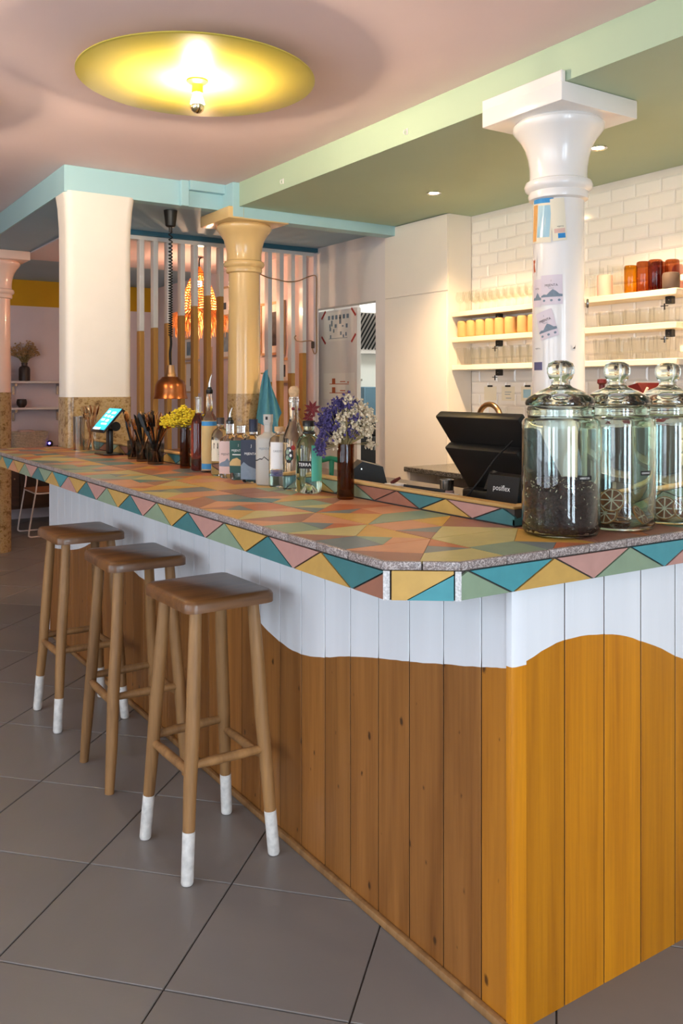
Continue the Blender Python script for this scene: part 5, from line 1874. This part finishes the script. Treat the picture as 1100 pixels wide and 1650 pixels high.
put_glass('amber', 'amber_glass', 3.975, 3.128, SHZ[0], 'golden amber glass leftmost of the coloured glasses', 'glass', 'coloured glasses on the top shelf')
put_glass('rust', 'amber_glass', 3.985, 3.052, SHZ[0], 'dark amber glass second of the coloured glasses', 'glass', 'coloured glasses on the top shelf')
put_glass('rust', 'amber_glass', 4.055, 3.01, SHZ[0], 'rust brown glass at the back of the coloured glasses', 'glass', 'coloured glasses on the top shelf')
put_glass('rust', 'amber_glass', 3.98, 2.972, SHZ[0], 'rust brown glass in the middle of the coloured glasses', 'glass', 'coloured glasses on the top shelf')
put_glass('rust', 'amber_glass', 4.05, 2.918, SHZ[0], 'rust brown glass rightmost of the coloured glasses behind the dark pot', 'glass', 'coloured glasses on the top shelf')
o = MB().lathe([(0.0, 0.0), (0.040, 0.0), (0.044, 0.005), (0.045, 0.07), (0.041, 0.083), (0.036, 0.086), (0.0, 0.086)], 24).build('clay_pot', 'cup_dark', None, (3.962, 2.862, SHZ[0] + 0.0004))
tag(o, 'squat dark brown clay pot at the right end of the top shelf', 'pot')
put_glass('tall', 'drinking_glass', 4.00, 2.72, 2.035, 'amber-tinted tall glass on the short shelf at the right edge', 'glass', 'clear glasses on the top shelf', 0.8)

# three order slips clipped on the tiles, black clips
for q, yy in enumerate((4.38, 4.21, 4.03)):
    o = thing('order_slip', ['blank order slip nearest the white cupboard', 'middle printed order slip on the tiles', 'order slip nearest the column with pale blue panel'][q], 'paper slip', (X1 - 0.0085, yy, 1.46), group='order slips on the tiled wall')
    MB().box(-0.0014, -0.0004, -0.06, 0.06, -0.095, 0.0).build('sheet', 'paper_cream', o, smooth=False)
    MB().rbox(-0.006, -0.0015, -0.024, 0.024, -0.004, 0.008, 0.001, 1).build('clip', 'black_plastic', o)
    if q == 1:
        MB().box(-0.0018, -0.0014, -0.03, 0.03, -0.04, -0.036).box(-0.0018, -0.0014, -0.02, 0.03, -0.055, -0.051).box(-0.0018, -0.0014, -0.03, 0.02, -0.08, -0.076).build('print', 'ink_grey', o, smooth=False)
    if q == 2:
        MB().box(-0.0018, -0.0014, -0.025, 0.04, -0.075, -0.02).build('print', 'blue_glassy', o, smooth=False)

# things on the back counter glimpsed between the jar lids
t = thing('red_toolbox', 'red and black handled box on the back counter between jar lids', 'box', (3.80, 2.885, 0.9315))
MB().rbox(-0.10, 0.12, -0.16, 0.16, 0.0, 0.36, 0.01, 1).build('base_box', 'black_plastic', t)
wb = MB()
pr = [(-0.075, 0.3605), (0.075, 0.3605), (0.075, 0.46), (0.05, 0.53), (-0.01, 0.545), (-0.075, 0.44)]
n = len(pr)
wb.add([(-0.09, y_, z_) for y_, z_ in pr] + [(0.09, y_, z_) for y_, z_ in pr], [tuple(reversed(range(n))), tuple(range(n, 2 * n))] + [(k, (k + 1) % n, n + (k + 1) % n, n + k) for k in range(n)])
wb.build('red_lid', 'red_plastic', t, smooth=False)
MB().tube([(-0.092, 0.075, 0.46), (-0.092, 0.0, 0.40), (-0.092, -0.07, 0.52)], 0.006, 6).build('cream_piping', 'paper_cream', t)
t = thing('soda_siphon', 'small chrome siphon with dark cap on the back counter', 'siphon', (3.80, 3.18, 0.9315))
MB().lathe([(0.0, 0.0), (0.05, 0.0), (0.055, 0.01), (0.055, 0.30), (0.035, 0.38), (0.026, 0.42), (0.024, 0.46), (0.028, 0.47), (0.028, 0.505), (0.0, 0.505)], 26).build('flask', 'chrome', t)
MB().lathe([(0.0, 0.5052), (0.016, 0.5052), (0.016, 0.535), (0.026, 0.545), (0.024, 0.565), (0.0, 0.568)], 20).build('cap', 'red_plastic', t)
t = thing('black_grinder', 'dark grinder lid showing beside the nearest jar knob', 'grinder', (3.80, 3.45, 0.9315))
MB().lathe([(0.0, 0.0), (0.07, 0.0), (0.07, 0.02), (0.055, 0.05), (0.05, 0.40), (0.06, 0.42), (0.055, 0.49), (0.03, 0.53), (0.0, 0.535)], 24).build('grinder_body', 'black_plastic', t)


# ---- stickers and prints on the white column
def sticker(label, az, zc_, w_, h_, m, tilt=0.0, rr=0.1105):
    """paper wrapped round the shaft: az = angle on the column"""
    t = thing('column_sticker', label, 'sticker', (2.80, 2.574, 0), group='stickers on the white column')
    vs, fs = [], []
    ns = 10
    for k in range(ns + 1):
        for v_ in (-0.5, 0.5):
            u = (k / ns - 0.5) * w_
            vv = v_ * h_
            uu = u * math.cos(tilt) - vv * math.sin(tilt)
            v2 = u * math.sin(tilt) + vv * math.cos(tilt)
            vs.append((uu, v2))
    pts_ = cyl_map([Vector((a, b, 0)) for a, b in vs], rr, az, zc_) + cyl_map([Vector((a, b, 0)) for a, b in vs], rr - 0.0008, az, zc_)
    n2 = len(vs)
    for k in range(ns):
        fs.append((2 * k, 2 * k + 2, 2 * k + 3, 2 * k + 1))
        fs.append((n2 + 2 * k + 1, n2 + 2 * k + 3, n2 + 2 * k + 2, n2 + 2 * k))
    MB().add(pts_, fs).build('sheet', m, t)

    def put(name, poly, mm, dr=0.0004):
        p2 = [(a * math.cos(tilt) - b * math.sin(tilt), a * math.sin(tilt) + b * math.cos(tilt)) for a, b in poly]
        return MB().add(cyl_map([Vector((a, b, 0)) for a, b in p2], rr + dr, az, zc_), [tuple(range(len(poly)))]).build(name, mm, t, smooth=False)

    def txt(s, size, ux, uz, mm='ink_dark'):
        v_, f_ = text_geo(s, size)
        v2 = [Vector(((v.x + ux) * math.cos(tilt) - (v.y + uz) * math.sin(tilt), (v.x + ux) * math.sin(tilt) + (v.y + uz) * math.cos(tilt), 0)) for v in v_]
        MB().add(cyl_map(v2, rr + 0.0005, az, zc_), f_).build('lettering', mm, t, smooth=False)
    return t, put, txt


AZ = math.atan2(-2.574, -2.80)          # towards the viewer


def zpx(v):
    return 1.45 - (v - 625.0) / 1400.0 * 3.58


def apx(u):
    return AZ + math.asin(max(-0.98, min(0.98, (u - 899.0) / 42.0)))


def rect_(a, b, c, d_):
    return [(a, c), (b, c), (b, d_), (a, d_)]


def strip(put, name, a, b, c, d_, m, k=6):
    for q in range(k):
        put(name, rect_(a + (b - a) * q / k, a + (b - a) * (q + 1) / k, c, d_), m)


s, put, txt = sticker('cream and blue label sheet high on the white column', apx(872) , zpx(352), 0.105, 0.185, 'paper_cream', R(-4))
strip(put, 'blue_band', -0.052, 0.052, 0.072, 0.092, 'ink_blue')
strip(put, 'orange_panel', -0.052, -0.022, -0.085, 0.066, 'ink_orange', 3)
strip(put, 'text_block', -0.018, 0.045, -0.07, 0.062, 'blue_glassy', 4)
s, put, txt = sticker('cream strip label with blue barcode beside the blue-banded sheet', apx(899), zpx(353), 0.058, 0.175, 'paper_cream', R(4), 0.1112)
strip(put, 'barcode', -0.006, 0.024, -0.078, -0.058, 'ink_blue', 3)
txt('MIJENTA', 0.007, 0.006, -0.030)
strip(put, 'pink_panel', -0.02, 0.024, -0.056, -0.038, 'cup_pink', 3)
for q, (u, v, tl, lab) in enumerate(((866, 470, R(-2), 'pale sticker wrapping round the left of the white column'), (888, 466, R(1), 'upper pale mountain sticker reading MIJENTA'), (880, 522, R(16), 'lower tilted pale mountain sticker reading MIJENTA'))):
    w_, h_ = ((0.05, 0.115), (0.092, 0.122), (0.082, 0.115))[q]
    s, put, txt = sticker(lab, apx(u), zpx(v), w_, h_, 'paper_pink', tl, 0.1106 + 0.0006 * q)
    hw = w_ / 2
    rg = [0.006, 0.012, 0.010, 0.022, 0.032, 0.024, 0.012, 0.010]
    for e in range(7):
        xa, xb = -hw + w_ * e / 7, -hw + w_ * (e + 1) / 7
        put('mountain_print', [(xa, -0.030), (xb, -0.030), (xb, -0.030 + rg[e + 1]), (xa, -0.030 + rg[e])], 'ink_grey')
    txt('MIJENTA' if q else 'NTA', 0.0145 if q else 0.011, 0.0, 0.018)
    if q:
        txt('J', 0.008, 0.0, 0.038)
        txt('TEQUILA', 0.006, 0.0, 0.006, 'ink_grey')
        for e in (-0.5, 0.0, 0.5):
            put('print_spot', [(e * w_ * 0.7 + 0.006 * math.cos(k * PI / 4), -0.044 + 0.005 * math.sin(k * PI / 4)) for k in range(8)], 'ink_grey')
s, put, txt = sticker('small orange animal decal on the left of the white column', apx(861.5), zpx(425), 0.036, 0.075, 'col_white', 0, 0.1106)
put('animal_print', [(-0.012, 0.03), (-0.002, 0.024), (0.008, 0.03), (0.010, 0.018), (0.004, 0.010), (0.009, -0.012), (0.014, -0.028), (0.006, -0.022), (-0.004, -0.03), (-0.008, -0.006), (-0.006, 0.012)], 'ink_rust')
s, put, txt = sticker('small white label with navy box low on the white column', apx(867), zpx(575), 0.062, 0.11, 'col_white', 0, 0.1106)
strip(put, 'navy_box', -0.026, 0.026, -0.054, -0.020, 'ink_violet', 3)
txt('MIJENTA', 0.008, 0.0, 0.036)
s, put, txt = sticker('tiny black triangle mark on the right of the white column', apx(923), zpx(559), 0.02, 0.02, 'col_white', 0, 0.1106)
put('mark', [(-0.008, -0.007), (0.005, -0.007), (0.006, 0.009), (0.003, 0.002)], 'ink_dark')

# ---- towel on the cream column
t = thing('blue_towel', 'blue towel hanging from a hook on the cream column', 'towel', (2.835, 5.245, 0))
MB().tube([(0.0, 0.06, 1.55), (0.0, 0.0, 1.55), (0.0, -0.01, 1.565)], 0.006, 8).build('hook', 'steel', t)
vs, fs = [], []
nu, nv = 34, 24
for side in (0, 1):
    for i in range(nv + 1):
        f = i / nv
        wd = 0.020 + 0.070 * f ** 0.8
        for k in range(nu + 1):
            g = k / nu * 2 - 1
            lobe = 0.022 * f * math.sin(2.2 * g + 0.5)
            dx = g * wd + 0.020 * f + lobe
            fold = math.sin(g * 8.5 + 1.2 * f)
            dy = -0.010 - 0.022 * (1 - f) * (1 - g * g) + 0.021 * fold * (0.45 + 0.55 * f)
            zz = 1.565 - (0.40 + 0.05 * math.sin(3.0 * g + 0.6) - 0.09 * max(0.0, g)) * f + 0.010 * math.cos(g * 3.1) * (1 - f)
            if g > 0.1:
                zz -= 0.045 * (1 - f) * min(1.0, (g - 0.1) * 3)
            vs.append((dx, dy + 0.005 * side, zz))
m_ = (nv + 1) * (nu + 1)
for i in range(nv):
    for k in range(nu):
        a = i * (nu + 1) + k
        fs.append((a, a + 1, a + nu + 2, a + nu + 1))
        fs.append((m_ + a + nu + 1, m_ + a + nu + 2, m_ + a + 1, m_ + a))
MB().add(vs, fs).build('cloth', 'towel_blue', t)

# ================================================================== KITCHEN DOORWAY
DX = 4.06
for q, (y0, y1, z0, z1, lab) in enumerate(((5.973, 6.439, 1.851, 2.099, 'notice with a printed chart taped with red tape to the white door'), (5.956, 6.439, 1.354, 1.576, 'lower notice with two rust drawings on the white door'))):
    t = thing('door_notice', lab, 'notice', (DX - 0.0006, (y0 + y1) / 2, (z0 + z1) / 2))
    hw, hh = (y1 - y0) / 2, (z1 - z0) / 2
    MB().box(-0.0012, 0.0, -hw, hw, -hh, hh).build('sheet', 'paper', t, smooth=False)
    pm_ = MB()
    if q == 0:
        for k in range(6):
            pm_.box(-0.0018, -0.0012, 0.145 - 0.058 * k - 0.017, 0.145 - 0.058 * k + 0.017, 0.062, 0.098)
        for (a, b, ww, hh2) in ((0.10, 0.03, 0.012, 0.05), (0.04, 0.005, 0.016, 0.03), (0.13, 0.01, 0.01, 0.03), (0.125, -0.02, 0.012, 0.03), (-0.07, 0.0, 0.012, 0.012), (-0.13, 0.0, 0.014, 0.034), (0.07, -0.035, 0.01, 0.03), (-0.04, -0.06, 0.012, 0.03), (-0.12, -0.07, 0.01, 0.03), (-0.08, -0.085, 0.01, 0.024), (0.12, -0.085, 0.01, 0.03), (-0.03, 0.05, 0.016, 0.06)):
            pm_.box(-0.0018, -0.0012, a - ww, a + ww, b - hh2 / 2, b + hh2 / 2)
        pm_.box(-0.0018, -0.0012, -0.14, 0.15, -0.103, -0.099)
        pm_.build('chart_print', 'ink_grey', t, smooth=False)
        for sy in (-1, 1):
            for sz in (-1, 1):
                xf = Matrix.Translation((-0.0016, sy * (hw - 0.0), sz * (hh - 0.015))) @ Matrix.Rotation(R(45) * sy * sz * 1, 4, 'X')
                MB().add([xf @ Vector(v) for v in [(-0.0006, -0.010, -0.046), (-0.0006, 0.010, -0.046), (-0.0006, 0.010, 0.046), (-0.0006, -0.010, 0.046), (0.0002, -0.010, -0.046), (0.0002, 0.010, -0.046), (0.0002, 0.010, 0.046), (0.0002, -0.010, 0.046)]], [(3, 2, 1, 0), (4, 5, 6, 7), (0, 1, 5, 4), (1, 2, 6, 5), (2, 3, 7, 6), (3, 0, 4, 7)]).build('red_tape', 'ink_red', t, smooth=False)
    else:
        for zz in (0.018, -0.058):
            pm_.box(-0.0018, -0.0012, -0.155, 0.145, zz - 0.003, zz + 0.003)
            pm_.box(-0.0018, -0.0012, 0.055, 0.105, zz + 0.003, zz + 0.048)
            pm_.box(-0.0018, -0.0012, -0.10, -0.02, zz + 0.016, zz + 0.024)
            pm_.box(-0.0018, -0.0012, -0.155, -0.13, zz + 0.01, zz + 0.02)
        pm_.build('drawing_print', 'ink_rust', t, smooth=False)

t = thing('range_hood', 'white kitchen extractor hood with dark slanted filter bars', 'range hood', (4.92, 6.80, 0))
MB().box(-0.30, 0.35, -0.10, 0.33, 2.16, 2.60).build('duct_box', 'white_metal', t, smooth=False)
hdm = MB()
hdm.add([(-0.30, -0.10, 2.16), (0.35, -0.10, 2.16), (0.35, 0.22, 1.84), (-0.30, 0.22, 1.84), (-0.30, -0.06, 2.16), (0.35, -0.06, 2.16), (0.35, 0.26, 1.84), (-0.30, 0.26, 1.84)], [(0, 1, 2, 3), (4, 7, 6, 5), (0, 3, 7, 4), (1, 5, 6, 2), (3, 2, 6, 7), (0, 4, 5, 1)])
hdm.build('filter_panel', 'white_metal', t, smooth=False)
for k in range(15):
    xk = -0.275 + 0.0425 * k
    MB().tube([(xk, -0.108, 2.150), (xk, 0.212, 1.832)], 0.008, 6).build('filter_bar', 'black_matte', t)
MB().box(-0.30, 0.35, 0.22, 0.33, 1.79, 1.84).build('gutter', 'white_metal', t, smooth=False)
t = thing('knife_rack', 'two knives on a wall strip in the bright kitchen', 'knife rack', (4.83, 7.142, 1.53))
MB().rbox(-0.03, 0.12, -0.015, 0.0, -0.01, 0.01, 0.002, 1).build('strip', 'steel', t)
for xk in (0.0, 0.035):
    MB().rbox(xk - 0.006, xk + 0.006, -0.025, -0.016, -0.07, 0.06, 0.002, 1).build('knife', 'black_plastic', t)
t = thing('kitchen_cupboard', 'blue-grey kitchen cabinet with glazed door beyond the doorway', 'cabinet', (5.0, 6.95, 0))
MB().rbox(-0.26, 0.40, -0.16, 0.19, 0.0, 1.46, 0.006, 1).build('body', 'blue_grey', t)
MB().rbox(-0.085, 0.08, -0.175, -0.1605, 1.20, 1.44, 0.003, 1).build('door', 'blue_grey', t)
MB().box(-0.065, 0.06, -0.178, -0.1755, 1.225, 1.415).build('door_glass', 'blue_glassy', t, smooth=False)
t = thing('kitchen_oven', 'black steel kitchen oven in the doorway behind the bouquet', 'oven', (4.75, 6.45, 0))
MB().rbox(-0.30, 0.40, -0.22, 0.25, 0.0, 1.02, 0.008, 1).build('body', 'black_plastic', t)
MB().rbox(-0.30, 0.40, -0.235, -0.221, 0.90, 0.96, 0.003, 1).build('control_strip', 'steel', t)
for k in range(3):
    MB().lathe([(0.0, 0.0), (0.028, 0.0), (0.024, 0.02), (0.0, 0.021)], 16).build('knob', 'black_gloss', t, (-0.18 + 0.16 * k, -0.222, 0.82), (PI / 2, 0, 0))
MB().rbox(-0.28, 0.2, -0.2, 0.1, 1.0205, 1.14, 0.02, 2).build('pan', 'black_gloss', t)

# ---- cable and switch beside the doorway
t = thing('wall_cable', 'thin grey cable looped along the slats and down beside the doorway', 'cable', (0, 0, 0))
MB().tube(smooth_path([(3.36, 6.385, 2.41), (3.469, 6.385, 2.371), (3.56, 6.385, 2.36), (3.653, 6.385, 2.347), (3.76, 6.385, 2.36), (3.86, 6.385, 2.40), (3.925, 6.385, 2.42), (3.942, 6.375, 2.40), (3.942, 6.37, 2.30), (3.942, 6.375, 2.1), (3.942, 6.368, 1.835), (3.942, 6.372, 1.76), (3.93, 6.385, 1.745), (3.915, 6.388, 1.78), (3.915, 6.388, 1.80)], 5), 0.0048, 6).build('cord', 'steel_warm', t)
MB().tube(smooth_path([(3.915, 6.388, 1.84), (3.90, 6.388, 1.855), (3.85, 6.388, 1.853), (3.80, 6.388, 1.845), (3.75, 6.388, 1.855), (3.735, 6.388, 1.88), (3.75, 6.388, 1.895)], 5), 0.0048, 6).build('cord', 'steel_warm', t)
MB().rbox(3.903, 3.927, 6.375, 6.398, 1.79, 1.85, 0.004, 1).build('inline_switch', 'cup_dark', t)

# ================================================================== FAR ROOM
def picture(label, y0, y1, z0, z1, m, inner, fw=0.022):
    t = thing('picture_frame', label, 'picture', (3.899, (y0 + y1) / 2, (z0 + z1) / 2), group='framed pictures on the pink wall')
    hw, hh = (y1 - y0) / 2, (z1 - z0) / 2
    MB().box(-0.022, 0, -hw, -hw + fw, -hh, hh).box(-0.022, 0, hw - fw, hw, -hh, hh).box(-0.022, 0, -hw + fw, hw - fw, -hh, -hh + fw).box(-0.022, 0, -hw + fw, hw - fw, hh - fw, hh).build('frame', 'frame_wood', t, smooth=False)
    MB().box(-0.010, 0, -hw + fw, hw - fw, -hh + fw, hh - fw).build('mount', 'paper', t, smooth=False)
    a, b, c, d2 = inner
    MB().box(-0.0115, -0.0101, a * hw, b * hw, c * hh, d2 * hh).build('print', m, t, smooth=False)


picture('large wood-framed print right of the cream column', 6.832, 7.284, 1.753, 2.243, 'picture_dark', (-0.45, 0.4, -0.65, 0.62))
picture('small framed print low on the wall right of the cream column', 6.691, 6.968, 1.493, 1.721, 'picture_dark', (-0.1, 0.6, -0.5, 0.45))
picture('upper framed print between slats and cream column', 7.93, 8.216, 2.173, 2.482, 'picture_dark', (-0.3, 0.3, -0.5, -0.05))
picture('framed print with blue seascape left of the cream column', 7.90, 8.229, 1.745, 2.038, 'picture_blue', (-0.85, 0.85, -0.5, 0.85))
picture('narrow framed print below the straw lamp', 8.38, 8.55, 1.601, 1.881, 'picture_dark', (-0.5, 0.5, -0.6, 0.1))
picture('framed print behind the straw fringe', 8.71, 9.107, 1.759, 2.01, 'picture_blue', (-0.6, 0.6, -0.6, 0.6))
picture('lowest framed print left of the tall clear bottle', 8.695, 9.066, 1.392, 1.737, 'picture_dark', (-0.5, 0.3, -0.55, -0.05))

for k, z_ in enumerate((1.525, 1.235)):
    t = thing('far_shelf', ['upper', 'lower'][k] + ' narrow pale wall shelf in the far room', 'shelf', (2.45, 9.89, z_), group='wall shelves in the far room')
    MB().rbox(-0.42, 0.42, -0.11, 0.108, -0.024, 0.0, 0.003, 1).build('board', 'white_metal', t)
    for xx in (-0.20, 0.28):
        MB().box(xx - 0.012, xx + 0.012, -0.05, 0.108, -0.055, -0.0245).box(xx - 0.012, xx + 0.012, 0.085, 0.108, -0.15, -0.055).build('bracket', 'steel', t, smooth=False)
t = thing('bottle_vase', 'dark glass bottle vase on the upper far shelf', 'vase', (2.344, 9.87, 1.525))
MB().lathe([(0.0, 0.0), (0.055, 0.0), (0.06, 0.006), (0.06, 0.13), (0.05, 0.155), (0.032, 0.165), (0.032, 0.19), (0.036, 0.192), (0.036, 0.20), (0.028, 0.20), (0.026, 0.168), (0.0, 0.16)], 28).build('vase_body', 'ceramic_dark', t)
t = thing('dried_flowers', 'brown dried flower bunch in dark bottle vase on far shelf', 'flowers', (2.344, 9.87, 1.525))
st, fl_ = MB(), MB()
rnd = random.Random(17)
for q in range(70):
    a = rnd.uniform(0, 2 * PI)
    rr = 0.15 * math.sqrt(rnd.random())
    e = Vector((rr * math.cos(a) * 1.1, rr * math.sin(a) * 0.5, 0.28 + rnd.uniform(0.0, 0.16) * (1 - (rr / 0.2) ** 2)))
    st.tube([(rnd.uniform(-0.012, 0.012), rnd.uniform(-0.012, 0.012), 0.165), (e.x * 0.4, e.y * 0.4, 0.25), e], 0.002, 4)
    for w_ in range(5):
        fl_.sphere(e + Vector((rnd.gauss(0, 0.012), rnd.gauss(0, 0.012), rnd.gauss(0, 0.012))), rnd.uniform(0.007, 0.014), 1, 0, (1, 1, 0.7))
st.build('stems', 'dry_stem', t)['kind'] = 'stuff'
fl_.build('flower_heads', 'dry_flower', t)['kind'] = 'stuff'
t = thing('small_pot', 'small dark round pot on the lower far shelf', 'pot', (2.315, 9.87, 1.235))
MB().lathe([(0.0, 0.0), (0.03, 0.0), (0.052, 0.03), (0.056, 0.06), (0.048, 0.09), (0.042, 0.092), (0.048, 0.06), (0.03, 0.012), (0.0, 0.012)], 26).build('pot_body', 'ceramic_dark', t)
for k, z_ in enumerate((1.525, 1.235)):
    t = thing('leaning_book', ['dark book leaning on the upper far shelf', 'dark book leaning on the lower far shelf'][k], 'book', (2.165, 9.87, z_ + 0.001), group='leaning books on far shelves')
    xf = Matrix.Rotation(R(-16), 4, 'Y')
    MB().rbox(-0.012, 0.0, -0.08, 0.08, 0.004, 0.19 - 0.05 * k, 0.001, 1, 0, xf).rbox(0.010, 0.022, -0.08, 0.08, 0.004, 0.19 - 0.05 * k, 0.001, 1, 0, xf).build('cover', 'ceramic_dark', t)
    MB().rbox(0.0003, 0.0097, -0.077, 0.077, 0.006, 0.186 - 0.05 * k, 0.0005, 1, 0, xf).build('pages', 'paper', t)
t = thing('sideboard', 'dark wooden sideboard against the far wall', 'sideboard', (2.5, 9.70, 0))
MB().rbox(-0.95, 0.95, -0.28, 0.285, 0.765, 0.80, 0.004, 1).build('top', 'dark_wood', t)
MB().box(-0.93, 0.93, -0.25, 0.28, 0.18, 0.765).build('body', 'dark_wood', t, smooth=False)
for k in range(3):
    dr_ = MB().rbox(-0.91 + 0.61 * k, -0.31 + 0.61 * k, -0.265, -0.2505, 0.21, 0.745, 0.003, 1).build('door', 'dark_wood', t)
    MB().sphere((-0.36 + 0.61 * k, -0.272, 0.5), 0.010, 1).build('knob', 'steel_warm', dr_)
for sx in (-0.88, 0.88):
    for sy in (-0.22, 0.24):
        MB().tube([(sx, sy, 0.18), (sx, sy, 0.0)], [0.022, 0.014], 10).build('leg', 'dark_wood', t)
t = thing('wicker_basket', 'pale woven basket on the far sideboard', 'basket', (2.34, 9.68, 0.80))
for k in range(11):
    z_ = 0.008 + 0.0165 * k
    w2, d2 = 0.165 + 0.0015 * k, 0.11 + 0.001 * k
    pp = rounded_rect(w2, d2, 0.03, 3)
    MB().tube([(x_, y_, z_) for x_, y_ in pp], 0.0088, 6, loop=True).build('weave_row', 'basket_weave', t)
MB().prism(rounded_rect(0.16, 0.105, 0.03, 3), 0.001, 0.012).build('basket_floor', 'basket_weave', t)
MB().rbox(-0.10, 0.05, -0.07, 0.06, 0.012, 0.196, 0.01, 1).build('folded_cloth', 'cup_pink', t)
t = thing('globe_light', 'small violet glowing globe on the far sideboard', 'lamp', (2.545, 9.60, 0.80))
MB().lathe([(0.0, 0.0), (0.026, 0.0), (0.024, 0.010), (0.0, 0.012)], 18).build('stand', 'black_plastic', t)
MB().sphere((0, 0, 0.046), 0.036, 3).build('globe', 'ceramic_dark', t)
MB().sphere((-0.012, -0.03, 0.052), 0.013, 2).build('light_spot', 'led_blue', t)

# white wire chair with slatted wooden seat
t = thing('wire_chair', 'white wire chair with slatted wooden seat under the counter end', 'chair', (2.33, 8.84, 0))
for sy in (-1, 1):
    yy = 0.215 * sy
    MB().tube(smooth_path([(0.27, yy, 0.012), (-0.10, yy, 0.012), (-0.20, yy, 0.012), (-0.235, yy, 0.02), (-0.24, yy, 0.06), (-0.20, yy, 0.30), (-0.165, yy, 0.52), (-0.17, yy, 0.58), (-0.22, yy * 0.98, 0.66), (-0.26, yy * 0.95, 0.80)], 5), 0.0075, 8).build('sled_leg', 'white_metal', t)
    MB().tube(smooth_path([(0.27, yy, 0.012), (0.30, yy, 0.02), (0.30, yy, 0.06), (0.24, yy, 0.40), (0.20, yy, 0.438), (-0.10, yy, 0.425), (-0.18, yy, 0.43)], 5), 0.0075, 8).build('seat_rail', 'white_metal', t)
MB().tube(smooth_path([(-0.26, -0.204, 0.80), (-0.27, -0.15, 0.83), (-0.27, 0.15, 0.83), (-0.26, 0.204, 0.80)], 5), 0.0075, 8).build('back_rail', 'white_metal', t)
MB().tube([(-0.18, -0.215, 0.43), (-0.18, 0.215, 0.43)], 0.0075, 8).tube([(0.22, -0.215, 0.425), (0.22, 0.215, 0.425)], 0.0075, 8).build('cross_rail', 'white_metal', t)
for k in range(7):
    MB().rbox(-0.19, 0.23, -0.195 + 0.057 * k, -0.150 + 0.057 * k, 0.438, 0.452, 0.003, 1).build('seat_slat', 'chair_wood', t)
# darker wooden chair behind it
t = thing('wooden_chair', 'dark wooden chair half hidden behind the wire chair', 'chair', (2.78, 9.10, 0))
MB().rbox(-0.20, 0.20, -0.20, 0.20, 0.44, 0.465, 0.008, 2).build('seat', 'dark_wood', t)
for sx in (-1, 1):
    for sy in (-1, 1):
        MB().tube([(sx * 0.17, sy * 0.17, 0.44), (sx * 0.20, sy * 0.20, 0.0)], [0.018, 0.013], 10).build('leg', 'chair_wood', t)
MB().rbox(0.17, 0.195, -0.19, 0.19, 0.60, 0.80, 0.008, 2).build('backrest', 'dark_wood', t)
for sy in (-0.17, 0.17):
    MB().tube([(0.18, sy, 0.46), (0.183, sy, 0.61)], 0.012, 8).build('back_post', 'dark_wood', t)

# small white hooks on the green ceiling edge
for k, (yy, lab) in enumerate(((3.36, 'small white hook on the green ceiling edge nearer the column capital'), (4.58, 'small white hook on the green ceiling edge nearer the cyan beam'))):
    t = thing('ceiling_hook', lab, 'hook', (2.5995, yy, 2.70), group='white hooks on the green ceiling edge')
    MB().rbox(-0.004, 0.0, -0.007, 0.007, -0.016, 0.016, 0.0015, 1).build('plate', 'paper', t)
    MB().tube(smooth_path([(-0.004, 0, 0.006), (-0.018, 0, 0.004), (-0.022, 0, -0.010), (-0.012, 0, -0.018)], 4), 0.0026, 6).build('hook_wire', 'paper', t)
